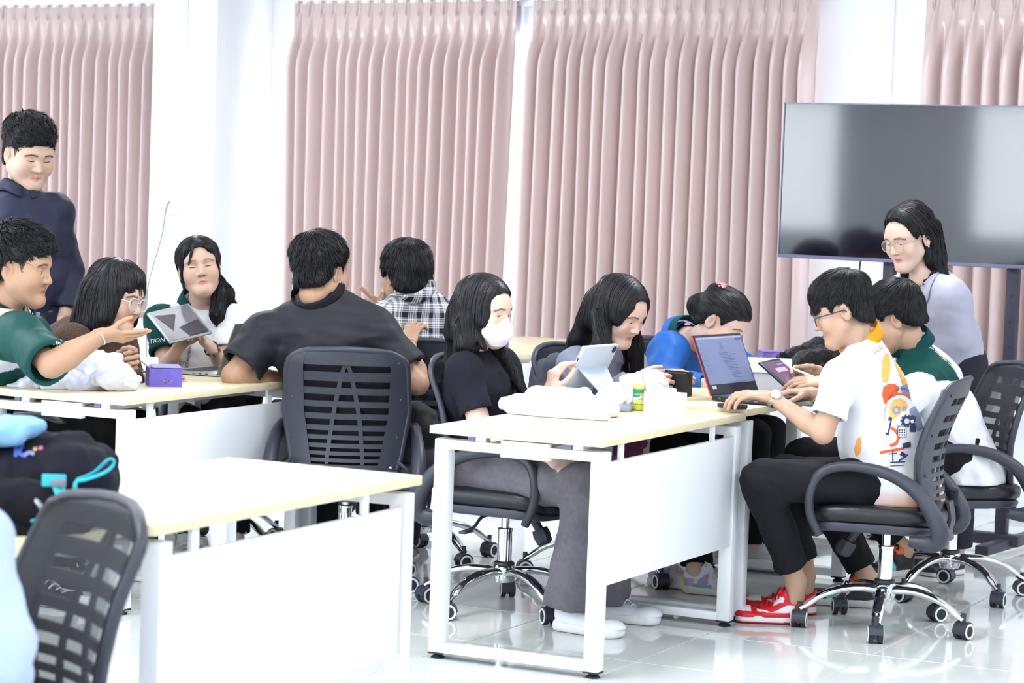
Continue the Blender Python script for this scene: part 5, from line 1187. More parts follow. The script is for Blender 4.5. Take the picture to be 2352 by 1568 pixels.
# -- student in blue jacket
def blue():
    s = Person('student in bright blue jacket bending low over the desk, pink hair clip', at_Y(1658, 740, 9.86), (58, -31, 6), at_Y(1578, 778, 10.0), np.array((.68, 10.30, .56)), 62, dict(skin=S4, front=.066, side=.0, eye_open=.3, fat=-.004, blush=.3), 1.02, .36)
    s.arm(1, at_Y(1536, 806, 9.86), at_Y(1512, 884, 9.72), at_Y(1622, 886, 9.66), None, unit((1, .05, 0)), unit((0, .4, 1)), curl=(.4, .5, .3)); s.arm(-1, at_Y(1640, 800, 10.22), at_Y(1735, 872, 10.24), at_Y(1722, 878, 9.98), None, unit((-.5, -.8, 0)), unit((-.6, .4, .6)), curl=(.4, .5, .3))
    s.legs_auto(.09, .40, .03); s.body(.033)
    s.shirt(ROYAL, 1, (.175, .13), (.165, .13), name='jacket', long=True, sl_r=.070, cuff=.05, yoke=.058, seed=111, fold=.008, mtl=CLOTH_SMOOTH, neck_r=.066); s.collar(GREEN, .060, .040, .012, .3, lift=.01)
    s.collar(ROYAL, .078, .030, .02, .5, lift=-.02, name='jacket_hood', th=.012, mtl=CLOTH_SMOOTH); s.trousers(rgb(22, 22, 28), .085, .07, .062, seed=20)
    for q in (1, -1): s.shoe(q, shoe_plain(rgb(220, 220, 224)), .25, .032)
    def hb(fd):
        s.cap_hair(fd, .014, .064, -.002, -.05, .0, 15, .002, False); w = s.hw; fd.ell(w((.02, -.11, .0)), (.045, .05, .045), s.R, .03); fd.ell(w((.03, -.075, .095)), (.022, .03, .022), s.R, .03)
    s.hair(hb, lambda p, q: (np.array((.02, -.12, .06)) - p) @ s.R.T, 1200, 9, .010, (.0020, .0006), .002, .0045, 39, jitter=.12)
    mb = MB(); c = s.hw((.030, -.070, .120)); rs = random.Random(4)
    clip = mat('pink_clip', rgb(236, 158, 172), .3)
    for i in range(5):
        a = c + s.R @ np.array((-.024 + .012 * i, 0, .002 * (i % 2))); mb.tube(spline([a - s.R[:, 1] * .016, a + s.R[:, 2] * .010, a + s.R[:, 1] * .016 + s.R[:, 2] * .002], 4), .003, 6)
        mb.lathe([(.001, -.005), (.005, -.002), (.005, .002), (.001, .005)], a + s.R[:, 1] * .016 + s.R[:, 2] * .004, s.R[:, 2], 8)
    mb.tube([c - s.R[:, 0] * .028, c + s.R[:, 0] * .028], .004, 6); put_mesh('hair_clip', mb.mesh('hair_clip', clip), s.e); return s

# -- student in green and white shirt on the right
def greenw():
    s = Person('student in green and white polo on the right writing on a tablet with a stylus', at_Y(2056, 732, 9.42), (-106, -24, 3), at_Y(2098, 806, 9.46), np.array((1.72, 9.44, .56)), -112, dict(skin=S2, front=.058, side=.0, eye_open=.3), 1.0, .37)
    s.arm(-1, at_Y(2122, 880, 9.30), at_Y(2040, 960, 9.16), at_Y(1905, 880, 9.20), None, unit((-1, .05, .05)), unit((-.1, .9, .4)), curl=(.3, .4, .3)); s.arm(1, at_Y(2090, 860, 9.64), at_Y(2000, 950, 9.66), at_Y(1893, 862, 9.42), None, unit((-1, -.1, .1)), unit((-.2, -.5, .8)), each=((.4, .6, .4), (.6, .7, .4), (.9, .9, .5), (1.0, .9, .5)), thumb=.6)
    s.leg(-1, at_Y(1850, 1052, 9.22), at_Y(1990, 1325, 9.18), unit((-1, .2, 0))); s.leg(1, at_Y(1900, 1050, 9.55), at_Y(2075, 1262, 9.50), unit((-.8, -.5, 0)))
    s.o.update(sole=rgb(226, 224, 222), lace=rgb(30, 30, 34)); s.foot_z[1] = s.A[1][2] - .10; s.body(.036)
    def c(V, p):
        x = np.repeat(np.array(WHITEC)[None], len(V), 0); d = (V - p.N); up = d @ p.up; sd = d @ p.side; x[(sd < -.045) & (up > -.135 - .3 * (sd + .16)) & (up < .05) & (sd > -.21)] = GREEN; x[(np.abs(sd + .035) < .006) & (up > -.1)] = GREEN; return x
    s.shirt(c, .70, (.17, .12), (.165, .125), name='polo_shirt', sl_r=.066, yoke=.052, seed=121, fold=.0055, h=.0055); s.collar(GREEN, .068, .040, .014, .3, lift=.026)
    s.trousers(rgb(20, 20, 26), .09, .075, .062, seed=22, end=.04)
    def sch(a, b, z, q):
        x = np.repeat(np.array(rgb(30, 32, 38))[None], len(a), 0); x[(a > .45) & (a < .70) & (z < .07)] = rgb(120, 205, 205); x[(z > .09)] = rgb(236, 110, 60); return x
    s.shoe(-1, sch, .28, .034); s.shoe(1, sch, .28, .034, flat_z=s.A[1][2] - .10)
    short_hair(s, 2400, .018, .050, .012, -.052, .008, (0, -.085, .095), .28, 27, w=(.0015, .0004), lift=.005, jitter=.15, fade=False); return s

# -- standing woman in blazer
def woman():
    Y = 10.0; j = lambda x, y, d=0: at_Y(x, y, Y + d)
    s = Person('standing woman with glasses in pale grey blazer leaning forward in front of the television', j(2089, 548), (-52, -16, -4), j(2122, 628, .02), np.array((1.80, 10.16, .86)), -55, dict(skin=S4, fat=-.004, front=.098, side=-.004, eye_open=.45, lip=rgb(196, 84, 92), blush=.4, look=(-.3, -.6)), 1.03, .37)
    s.arm(-1, j(2176, 674, -.06), j(2205, 770, .0), j(2158, 832, .18), None, unit((-.4, .9, -.1)), unit((0, .2, -1)), curl=(.4, .5, .3)); s.arm(1, j(2070, 672, .20), j(2062, 775, .30), j(2110, 832, .30), None, unit((.6, .5, -.1)), unit((0, .2, 1)), curl=(.4, .5, .3))
    P = s.P
    for q in (1, -1): k = P + s.rt * q * .085 - ZV * .41 + s.fw * .01; s.leg(q, k, np.array([k[0], k[1], .09]))
    s.body(.032); s.shirt(rgb(30, 30, 38), .3, (.145, .10), (.130, .105), name='top', sl_r=.036, yoke=.034, seed=131, fold=.002, neck_r=.068)
    fdn = s.shirt
    def bl(V, p): return np.repeat(np.array(LILAC)[None], len(V), 0)
    o = s.shirt(bl, 1, (.165, .118), (.152, .118), name='blazer', long=True, sl_r=.058, cuff=.046, yoke=.048, seed=133, fold=.0045, mtl=CLOTH_SMOOTH, neck_r=.075, low=.14)
    # open front: dark top shows in a V between the lapels
    f = s.fw; u = s.up; vs = []
    for t in np.linspace(0, 1, 8):
        for x in np.linspace(-1, 1, 7):
            q = s.N - u * (.03 + .24 * t) + s.side * x * (.055 * (1 - t) + .004); h = s.shirt_bvh.ray_cast(Vector(q + f * .4), Vector(-f)); vs.append(np.array(h[0]) + f * .003 if h[0] else q + f * .08)
    put_mesh('inner_top', mesh_np('inner_top', np.array(vs), [(i * 7 + k, i * 7 + k + 1, i * 7 + k + 8, i * 7 + k + 7) for i in range(7) for k in range(6)], mat('dark_top', rgb(34, 34, 42), .8)), s.e)
    for q in (-1, 1):
        vs = []
        for t in np.linspace(0, 1, 9):
            for x in (0, .5, 1):
                w = .052 * math.sin(PI * min(1, t * .95 + .12)) ; g = s.N - u * (-.015 + .27 * t) + s.side * q * (.056 * (1 - t) + .004 + x * w + .012); h = s.shirt_bvh.ray_cast(Vector(g + f * .4), Vector(-f)); vs.append(np.array(h[0]) + f * .006 if h[0] else g + f * .05 * (1 - t))
        ob = put_mesh('lapel', mesh_np('lapel', np.array(vs), [(i * 3 + k, i * 3 + k + 1, i * 3 + k + 4, i * 3 + k + 3) for i in range(8) for k in range(2)], CLOTH_SMOOTH, np.repeat(np.array(LILAC)[None] * .95, len(vs), 0)), s.e); md = ob.modifiers.new('t', 'SOLIDIFY'); md.thickness = .004
    s.trousers(rgb(40, 40, 52), .085, .07, .07, seed=25)
    for q in (1, -1): s.shoe(q, shoe_plain(rgb(36, 34, 38)), .25, .025)
    def hb(fd):
        s.cap_hair(fd, .011, .108, .014, -.06, .006, 16, .002, False); w = s.hw
        for q in (1, -1): fd.cap(w((q * .066, -.045, .03)), w((q * .066, -.045, -.10)), (.016, .046), (.018, .048), s.R[:, 0], .03)
        fd.cap(w((0, -.09, .02)), w((0, -.085, -.13)), (.065, .03), (.075, .03), s.R[:, 0], .03); fd.cap(w((-.060, -.05, -.10)), j(2172, 655, -.05), (.03, .04), (.022, .03), s.fw, .03); fd.cap(w((.05, .0, -.09)), w((.052, .02, -.15)), (.014, .03), (.006, .014), s.fw, .02); fd.ell(w((0, -.045, .118)), (.04, .03, .02), s.R, .02)
    s.hair(hb, fl_crown(s, (0, .04, .12), .35, -.01), 1500, 12, .0115, (.0020, .0006), .004, .0048, 41, box=(s.hc - np.array((.19, .2, .27)), s.hc + np.array((.22, .2, .17))), jitter=.14)
    glasses(s, mat('gold_wire', rgb(206, 186, 150), .25, metal=.9), 'round', .0011, w=.0245, hgt=.0225)
    put_mesh('hair_pin', MB().box(s.hw((-.045, -.055, .112)), (.012, .03, .008), (tuple(s.R[:, 0]), tuple(s.R[:, 1]), tuple(s.R[:, 2])), .003).mesh('hair_pin', WHITE_PLASTIC), s.e)
    for q in (1, -1): put_mesh('earring', MB().lathe([(.001, -.003), (.0035, 0), (.001, .003)], s.hw((q * .088, -.006, -.036)), s.R[:, 0], 8).mesh('earring', WHITE_PLASTIC), s.e)
    return s

# -- person in pale blue cut off by the bottom left corner
def paleblue():
    s = Person('person in pale blue shirt cut off by the bottom left corner', np.array((-1.10, 4.10, 1.22)), (-150, -10, 0), np.array((-1.10, 4.06, 1.06)), np.array((-1.12, 3.95, .56)), -140, dict(skin=S2, front=.06, side=0), 1.0, .38)
    s.arm(1, at_Y(-62, 1250, 4.15), at_Y(-12, 1490, 4.02), at_Y(-10, 1640, 4.3), None, unit((-.3, 1, 0)), unit((-1, 0, .3)), curl=(.4, .5, .3)); s.arm(-1, None, np.array((-1.40, 4.05, .78)), np.array((-1.45, 4.30, .78)), None, unit((.3, 1, 0)), unit((1, 0, .3)), curl=(.4, .5, .3))
    s.legs_auto(.10, .40, .0); s.body(.034); s.shirt(rgb(178, 194, 228), 1, (.16, .12), (.155, .12), name='shirt', long=True, sl_r=.066, cuff=.052, yoke=.05, seed=141, fold=.006); s.trousers(rgb(40, 44, 60), .085, .07, .062, seed=26)
    for q in (1, -1): s.shoe(q, shoe_plain(rgb(220, 220, 224)), .26, .03)
    short_hair(s, 600, .016, .06, -.004, -.06, .008, (0, -.06, .12), .1, 29); return s
PEOPLE = {}
for fn in (masked, white, man, boy, brown, tabgirl, big, plaid, gray, blue, greenw, woman, paleblue): PEOPLE[fn.__name__] = fn()
# ---------------------------------------------------------------- things on the desks
def heap(name, label, cat, caps, col, zt, h=.006, fold=.006, seed=1, mtl=None, sc=(40, 90), parent=None, k=.02, ridge=1.2):
    pts = np.array([c[0] for c in caps] + [c[1] for c in caps]); lo, hi = pts.min(0) - .12, pts.max(0) + .12; fd = Field(lo, hi, h)
    for c in caps: fd.cap(c[0], c[1], c[2], c[3], c[4] if len(c) > 4 else None, k)
    fd.disp(lambda P: fold * wob(P, seed, sc[0]) + fold * .6 * wob(P, seed + 1, sc[1]) - fold * ridge * np.abs(wob(P, seed + 2, sc[0] * 1.3)))
    if zt is not None: fd.cut(np.array((0, 0, zt + .0006)), -ZV, .002)
    V, Q = fd.net(1); C = col(V) if callable(col) else np.repeat(np.array(col)[None], len(V), 0); me = mesh_np(name, V, Q, mtl or CLOTH, C)
    if parent is not None: return put_mesh(name, me, parent)
    c = V.mean(0); c[2] = V[:, 2].min(); me.transform(Matrix.Translation(-Vector(c))); o = link(name, me, None, tuple(c)); return tag(o, label, cat)
def slab(mb, c0, ex, ey, th, bev=0):
    """plate from corner c0 along full edge vectors ex, ey, thickness vector normal"""
    ex, ey = np.array(ex, float), np.array(ey, float); n = unit(np.cross(ex, ey)); a, b = unit(ex), unit(ey - unit(ex) * (ey @ unit(ex)))
    mb.box(np.array(c0) + ex / 2 + ey / 2 + n * th / 2, (np.linalg.norm(ex), np.linalg.norm(ey), th), (tuple(a), tuple(b), tuple(n)), bev); return mb
def thing(name, loc, label, cat): return empty(name, tuple(loc), 0, label, cat)
def part(e, name, mb, m, smooth=True, ang=35): return put_mesh(name, mb.mesh(name, m, smooth, ang), e)
def text_mesh(body, size=1.0):
    cu = bpy.data.curves.new('lettering', 'FONT'); cu.body = body; cu.size = size; cu.align_x = 'CENTER'; cu.align_y = 'CENTER'; cu.resolution_u = 3; o = bpy.data.objects.new('lettering', cu); COL.objects.link(o)
    dg = bpy.context.evaluated_depsgraph_get(); me = bpy.data.meshes.new_from_object(o.evaluated_get(dg)); bpy.data.objects.remove(o); V = np.array([v.co[:2] for v in me.vertices]); Fs = [tuple(p.vertices) for p in me.polygons]; bpy.data.meshes.remove(me); return V, Fs
def print_px(name, shapes, bvh, m, parent, off=.0016, cut=5.0):
    """flat print: outlines given where the photo shows them, laid on the real cloth surface by a ray cast. shapes: list of polygons or (V,F)"""
    bm = bmesh.new()
    for sh in shapes:
        if isinstance(sh, tuple) and len(sh) == 2 and isinstance(sh[1], list): vs = [bm.verts.new((x, y, 0)) for x, y in sh[0]]; [bm.faces.new([vs[i] for i in f]) for f in sh[1] if len(set(f)) > 2]
        else: bm.faces.new([bm.verts.new((x, y, 0)) for x, y in sh])
    bmesh.ops.triangulate(bm, faces=bm.faces[:])
    for _ in range(4):
        es = [e for e in bm.edges if e.calc_length() > cut]
        if not es: break
        bmesh.ops.subdivide_edges(bm, edges=es, cuts=1); bmesh.ops.triangulate(bm, faces=[f for f in bm.faces if len(f.verts) > 3])
    bm.verts.index_update(); V = []; ok = []
    for v in bm.verts:
        d = unit(ray(v.co.x, v.co.y)); h = bvh.ray_cast(Vector(C0), Vector(d)); ok.append(h[0] is not None); n = np.array(h[1]) if h[0] else d
        if h[0] is not None and n @ d > 0: n = -n
        V.append(np.array(h[0]) + n * off if h[0] else np.zeros(3))
    Fs = []
    for f in bm.faces:
        ix = [v.index for v in f.verts]
        if all(ok[i] for i in ix) and max(np.linalg.norm(V[ix[a]] - V[ix[a - 1]]) for a in range(3)) < .05: Fs.append(ix)
    bm.free()
    if Fs: return put_mesh(name, mesh_np(name, np.array(V), np.array(Fs), m, None, False), parent)
_pp = print_px
def print_px(name, shapes, *a, **k):
    if name != 'print': return _pp(name, shapes, *a, **k)
    for sh in shapes: _pp(name, [sh], *a, **k)
def letters_px(body, cx, cy, size, ang=0, shear=0, sx=1.0):
    V, Fs = text_mesh(body, size); a = math.radians(ang); x = V[:, 0] * sx + V[:, 1] * shear; y = -V[:, 1]; return (np.stack([cx + x * math.cos(a) - y * math.sin(a), cy + x * math.sin(a) + y * math.cos(a)], 1), Fs)
def pcirc(cx, cy, r, n=16, k=1.0): return [(cx + r * math.cos(2 * PI * i / n), cy + k * r * math.sin(2 * PI * i / n)) for i in range(n)]
def pline(pts, w):
    P = np.array(pts, float); T = np.gradient(P, axis=0); T /= np.linalg.norm(T, axis=1)[:, None]; N_ = np.stack([-T[:, 1], T[:, 0]], 1) * w / 2; n = len(P); return (np.vstack([P + N_, P - N_]), [(i, i + 1, n + i + 1, n + i) for i in range(n - 1)])
def pgear(cx, cy, r, t=9):
    o = []
    for i in range(t * 4): o.append((cx + r * (1.0 if i % 4 < 2 else .78) * math.cos(2 * PI * i / (t * 4)), cy + r * (1.0 if i % 4 < 2 else .78) * math.sin(2 * PI * i / (t * 4))))
    i_ = pcirc(cx, cy, r * .42, t * 4); n = t * 4; return (np.array(o + i_), [(i, (i + 1) % n, n + (i + 1) % n, n + i) for i in range(n)])
def ink(name, c): return mat('ink_' + name, c, .8)
# --- left desk
T0 = DH
wj = lambda x, y, Y: at_Y(x, y, Y)
heap('white_jacket', 'crumpled white jacket lying on the left desk', 'jacket', [
    (wj(60, 882, 8.72), wj(140, 868, 8.74), (.05, .022), (.06, .045), VV), (wj(120, 862, 8.76), wj(220, 848, 8.78), .05, .06), (wj(200, 850, 8.76), wj(290, 868, 8.80), .055, .042), (wj(110, 876, 8.66), wj(290, 876, 8.72), .034, .034), (wj(160, 838, 8.84), wj(262, 836, 8.86), .034, .04), (wj(30, 888, 8.70), wj(80, 884, 8.70), (.02, .010), .022), (wj(235, 872, 8.64), wj(300, 870, 8.70), .03, .028)],
    lambda V: np.array(rgb(216, 219, 238)) * np.ones((len(V), 1)), T0, .005, .012, 201, sc=(42, 95))
# purple cake box, opened
PUR = mat('purple_card', rgb(104, 92, 190), .45, noise=(40, .12)); PUR_IN = mat('white_card', rgb(232, 228, 232), .7); GOLD = mat('gold_print', rgb(206, 190, 170), .4)
b0 = at_z(342, 888, T0); ex = unit(at_z(421, 889, T0) - b0) * .118; ey = unit(np.cross(ZV, ex)) * .105; e = thing('cake_box', b0 + ex / 2 + ey / 2, 'opened purple card box with gold emblem on the left desk', 'box'); hz = ZV * .066
for nm, c, a, b in (('front_side', b0, ex, hz), ('back_side', b0 + ey, ex, hz), ('left_side', b0, ey, hz), ('right_side', b0 + ex, ey, hz), ('base', b0 + ZV * .001, ex, ey)): part(e, nm, slab(MB(), c, a, b, .0015), PUR, False)
part(e, 'inner_lining', slab(MB(), b0 + ey * .97 + ZV * .003 + ex * .02, ex * .96, hz * .93, -.002), PUR_IN, False)
t = b0 + hz; part(e, 'lid', MB().prism([(0, 0), (1, 0), (1, .25), (.55, .62), (.35, .55), (.18, .1)], t + ey * .02, ex, -ZV * .06, -unit(ey) * .0015), PUR, False)
part(e, 'lid_top', slab(MB(), t + ex * .12 + ZV * .002, ex * .88, ey + ZV * .006, .0015), PUR, False); part(e, 'flap', slab(MB(), t + ZV * .001, ey * .9, -ex * .22 + ZV * .022, .0015), PUR, False); part(e, 'flap', slab(MB(), t + ey + ZV * .001, ex * .4, ey * .3 + ZV * .03, .0015), PUR_IN, False)
emb = MB(); fc = b0 + ex * .52 + hz * .28 - unit(ey) * .001
for dx, dz, r in ((0, .009, .005), (-.010, .004, .004), (.010, .004, .004), (-.018, .004, .003), (.018, .004, .003), (0, -.004, .004), (-.007, -.002, .003), (.007, -.002, .003)): emb.prism([(r * math.cos(a), r * math.sin(a) * .8) for a in np.linspace(0, 2 * PI, 9)[:-1]], fc + unit(ex) * dx + ZV * dz, unit(ex), ZV, -unit(ey) * .0005)
part(e, 'emblem', emb, GOLD, False)
# silver laptop seen from the side
ALU = mat('silver_aluminium', rgb(196, 198, 206), .35, metal=.6); ALU_D = mat('grey_aluminium', rgb(128, 126, 128), .4, metal=.5); KEY = mat('keyboard_dark', rgb(70, 70, 80), .6)
h0 = at_z(497, 866, T0); e = thing('laptop', h0, 'silver laptop open on the left desk beside the student in black', 'laptop')
part(e, 'base', slab(MB(), h0 - UV * .22 + ZV * .003, UV * .22, VV * .31, .012, .003), ALU); part(e, 'keyboard', slab(MB(), h0 - UV * .19 + VV * .03 + ZV * .0152, UV * .10, VV * .25, .001), KEY, False)
lid = UV * .075 + ZV * .195; part(e, 'lid', slab(MB(), h0 + ZV * .014, VV * .31, lid, .006, .002), ALU_D); part(e, 'screen', slab(MB(), h0 + ZV * .02 + VV * .01 - UV * .001, VV * .29, lid * .94, -.001), mat('dark_screen', rgb(40, 40, 48), .2), False)
for i in range(3): part(e, 'port', slab(MB(), h0 - UV * (.05 + .03 * i) + ZV * .007 - VV * .0008, UV * .012, ZV * .004, .0006), KEY, False)
# phone behind the box
e = thing('phone', at_z(316, 862, T0), 'phone lying flat between the white jacket and the purple box', 'phone'); p0 = at_z(300, 862, T0); part(e, 'case', slab(MB(), p0 + ZV * .001, VV * .14, -UV * .07, .009, .002), mat('brown_phone_case', rgb(96, 66, 58), .4)); part(e, 'screen', slab(MB(), p0 + ZV * .0102 + VV * .004 - UV * .003, VV * .132, -UV * .064, .0006), mat('dark_screen', rgb(40, 40, 48), .2), False)
# tablet in the girl's hands
cl, ct, cr_ = at_Y(340, 724, 9.80), at_Y(433, 702, 9.86), at_Y(507, 760, 9.62); e = thing('tablet', (cl + cr_) / 2, 'tablet in a clear case held up by the student with the ponytail', 'tablet')
ex, ey = ct - cl, cr_ - ct; ey = ey - unit(ex) * (ey @ unit(ex)); n = unit(np.cross(ex, ey)); n = n if n[1] < 0 else -n
part(e, 'tablet_body', slab(MB(), cl + n * .0, ex, ey, .007 if unit(np.cross(ex, ey))[1] < 0 else -.007, .003), mat('tablet_grey', rgb(92, 86, 94), .6, spec=.2))
part(e, 'clear_case', slab(MB(), cl - unit(ex) * .004 - unit(ey) * .004 + n * .008, ex + unit(ex) * .008, ey + unit(ey) * .008, .002 if unit(np.cross(ex, ey))[1] < 0 else -.002), tmat('clear_film', rgb(200, 200, 208), .93, .1), False)
part(e, 'case_edge', MB().tube([cl + n * .004, ct + n * .004, ct + ey + n * .004, cl + ey + n * .004, cl + n * .004], .005, 6, False), tmat('clear_rim', rgb(228, 230, 238), .3, .1))
mm = cl + (ex + ey) / 2 + n * .0075
part(e, 'fold_panel', MB().prism([(0, 0), (.5, .1), (.18, .62)], cl + n * .0108 + ey * .15 + ex * .1, ex * .9, ey * .9, n * .0004), mat('case_dark_panel', rgb(62, 56, 64), .6, spec=.2), False)
part(e, 'fold_panel', MB().prism([(.42, .66), (.92, .55), (.95, .98), (.5, .98)], cl + n * .0108, ex, ey, n * .0004), mat('case_dark_panel', rgb(62, 56, 64), .6, spec=.2), False)
part(e, 'camera_lens', MB().lathe([(.008, 0), (.008, .003), (.004, .0035)], cl + ex * .90 + ey * .93 + n * .008, n, 12), DARK_RUBBER)
# --- centre desk: pale tablet on its folding stand
PALE = mat('pale_blue_case', rgb(208, 220, 234), .5); PALE_E = mat('pale_edge', rgb(232, 236, 242), .4)
tw = unit(np.array((.52, .85, 0))); B0 = at_Y(1294, 893, 8.90); back = unit(np.cross(tw, ZV)); back = back if back[0] > 0 else -back; th_ = unit(ZV * .90 + back * .44)
e = thing('tablet', B0 * np.array((1, 1, 0)) + ZV * DH, 'pale blue tablet case standing on the centre desk in front of the masked student', 'tablet'); nn = unit(np.cross(tw, th_))
part(e, 'case_back', slab(MB(), B0, tw * .248, th_ * .178, .009, .004), PALE); part(e, 'tablet_body', slab(MB(), B0 + tw * .003 + th_ * .003 - nn * .001, tw * .242, th_ * .172, -.004, .001), PALE_E)
part(e, 'screen', slab(MB(), B0 + tw * .008 + th_ * .008 - nn * .0055, tw * .232, th_ * .162, -.0006), mat('lit_screen', rgb(210, 220, 235), .2, emit=(rgb(200, 215, 240), .4)), False)
cl_ = B0 + tw * .222 + th_ * .160 + nn * .0092; part(e, 'camera_lens', MB().lathe([(.013, 0), (.013, .003), (.009, .0035)], cl_, nn, 16), DARK_RUBBER); part(e, 'side_button', slab(MB(), B0 + th_ * .11 - tw * .0015, th_ * .02, nn * .004, -.001), DARK_RUBBER, False)
mid = B0 + th_ * .085 + nn * .010
fb = mid + tw * .124 + back * .10; fb[2] = DH + .002
part(e, 'stand_leg', MB().add([mid + tw * .02, mid + tw * .228, fb + tw * .05, fb - tw * .05], [(0, 1, 2, 3)]).add([mid + tw * .02 + ZV * .004, mid + tw * .228 + ZV * .004, fb + tw * .05 + ZV * .004, fb - tw * .05 + ZV * .004], [(3, 2, 1, 0)]), PALE, False)
f2 = B0 + nn * .004; g2 = f2 + back * .12; f2[2] = DH + .002; g2[2] = DH + .002
part(e, 'stand_base', slab(MB(), f2 + tw * .02, tw * .208, g2 - f2, .004), PALE, False); part(e, 'stand_prop', slab(MB(), B0 + tw * .02, tw * .208, f2 - B0, .004), PALE, False)
# pale pink padded jacket
heap('pink_jacket', 'pale pink and white padded bundle on the front of the centre desk', 'jacket', [
    (at_Y(1185, 940, 8.40), at_Y(1300, 930, 8.46), (.08, .035), (.10, .05), VV), (at_Y(1280, 930, 8.42), at_Y(1400, 945, 8.36), (.09, .045), (.06, .026), VV), (at_Y(1250, 958, 8.28), at_Y(1390, 960, 8.22), .022, .016), (at_Y(1165, 928, 8.50), at_Y(1230, 918, 8.56), .026, .032), (at_Y(1230, 915, 8.60), at_Y(1340, 910, 8.62), .04, .035), (at_Y(1180, 955, 8.34), at_Y(1250, 962, 8.28), .016, .02), (at_Y(1340, 915, 8.55), at_Y(1365, 925, 8.5), .025, .022)],
    lambda V: np.array(rgb(236, 222, 230)) * (1 - .5 * np.clip((.768 - V[:, 2]) / .02, 0, 1)[:, None] * np.array((.0, .25, .15))), DH, .0055, .006, 211, sc=(40, 80))
# bottle
bp = at_z(1467, 942, DH); e = thing('drink_bottle', bp, 'yellow vitamin drink bottle with green label on the centre desk', 'bottle'); LIQ = mat('yellow_drink', rgb(226, 228, 70), .1, trans=.25, spec=.6); 
part(e, 'bottle_body', MB().lathe([(.018, .001), (.0225, .004), (.0225, .082), (.021, .092), (.013, .106), (.0115, .112), (.0115, .118)], bp, n=24), LIQ); part(e, 'bottle_neck', MB().lathe([(.0225, .084), (.0205, .094), (.013, .108), (.012, .120)], bp, n=24), tmat('clear_neck', rgb(240, 240, 232), .45, .1)); part(e, 'cap', MB().lathe([(.0135, .119), (.0135, .132), (.012, .133)], bp, n=20), WHITE_PLASTIC)
lab = MB(); n_ = 24
for i in range(n_): a0, a1 = 2 * PI * i / n_, 2 * PI * (i + 1) / n_; lab.add([bp + np.array((.0228 * math.cos(a), .0228 * math.sin(a), z)) for a, z in ((a0, .022), (a1, .022), (a1, .076), (a0, .076))], [(0, 1, 2, 3)])
part(e, 'label', lab, mat('green_label', rgb(30, 140, 96), .5), True)
YL = mat('yellow_label', rgb(238, 220, 60), .5); bb = BVHTree.FromPolygons([tuple(v) for v in lab.v], lab.f); cx, cy = 1467, 918
print_px('label_band', [[(1453, 940), (1453, 922), (1482, 900), (1482, 940)]], bb, YL, e, .0004, 4); print_px('label_window', [[(1455, 921), (1455, 911), (1481, 911), (1481, 921)]], bb, WHITE_PLASTIC, e, .0007, 4); print_px('lettering', [letters_px('C-vitt', 1469, 916, 10, 0)], bb, ink('green', rgb(20, 110, 70)), e, .0010, 4); print_px('lettering', [letters_px('Vitamin', 1466, 905, 6, -8)], bb, WHITE_PLASTIC, e, .0010, 4)
# white paper box
b0 = at_z(1478, 946, DH); ex = at_z(1559, 953, DH) - b0; ey = unit(np.cross(ZV, ex)) * .055; e = thing('paper_box', b0 + (ex + ey) / 2, 'plain white paper box in front of the yellow bottle', 'box'); hz = ZV * .074; CARD = mat('white_paper', rgb(244, 244, 248), .7)
for nm, c, a, b in (('front_side', b0, ex, hz), ('back_side', b0 + ey, ex, hz), ('left_side', b0, ey, hz), ('right_side', b0 + ex, ey, hz), ('base', b0 + ZV * .001, ex, ey)): part(e, nm, slab(MB(), c, a, b, .0015), CARD, False)
heap('white_cloth', 'crumpled white cloth bag behind the yellow bottle', 'bag', [(at_Y(1400, 915, 8.86), at_Y(1480, 895, 8.86), .045, .05), (at_Y(1455, 892, 8.90), at_Y(1515, 892, 8.84), .05, .04), (at_Y(1495, 908, 8.78), at_Y(1540, 906, 8.72), .035, .026), (at_Y(1385, 928, 8.78), at_Y(1440, 925, 8.72), .028, .03), (at_Y(1440, 872, 8.95), at_Y(1500, 868, 8.92), .025, .03)], lambda V: np.array(rgb(218, 218, 228)) * np.ones((len(V), 1)), DH, .005, .012, 221, sc=(50, 110))
e = thing('felt_pouch', at_z(1415, 938, DH), 'flat grey felt pouch beside the tablet stand', 'pouch'); p0 = at_z(1388, 944, DH); part(e, 'pouch_body', slab(MB(), p0 + ZV * .001, UV * .07 + VV * .02, VV * .12, .018, .005), mat('grey_felt', rgb(150, 154, 168), .95, bump=(300, .3)))
# black paper bag
b0 = at_z(1574, 912, DH + .012); e = thing('paper_bag', b0, 'small black paper bag between the white cloth and the laptop', 'bag'); BLK = mat('black_paper', rgb(30, 29, 34), .6); ex = unit(at_z(1596, 906, DH) - at_z(1558, 912, DH)) * .062; ey = unit(np.array((-.75, .66, 0))) * .13; hz = ZV * .088
part(e, 'side_panel', slab(MB(), b0 + ZV * .001, ex, hz, .001), BLK, False); part(e, 'front_panel', slab(MB(), b0 + ZV * .001, ey, hz * .93 - ey * .12, .001), BLK, False); part(e, 'back_panel', slab(MB(), b0 + ex + ZV * .001, ey, hz, .001), BLK, False); part(e, 'gusset', MB().prism([(0, 0), (.5, .45), (1, 0)], b0 + ZV * .001, ex, hz, -unit(np.cross(ex, ZV)) * .004), mat('black_gusset', rgb(20, 19, 23), .7), False); part(e, 'top_fold', slab(MB(), b0 + hz * .95, ex, ey * .8, .001), BLK, False)
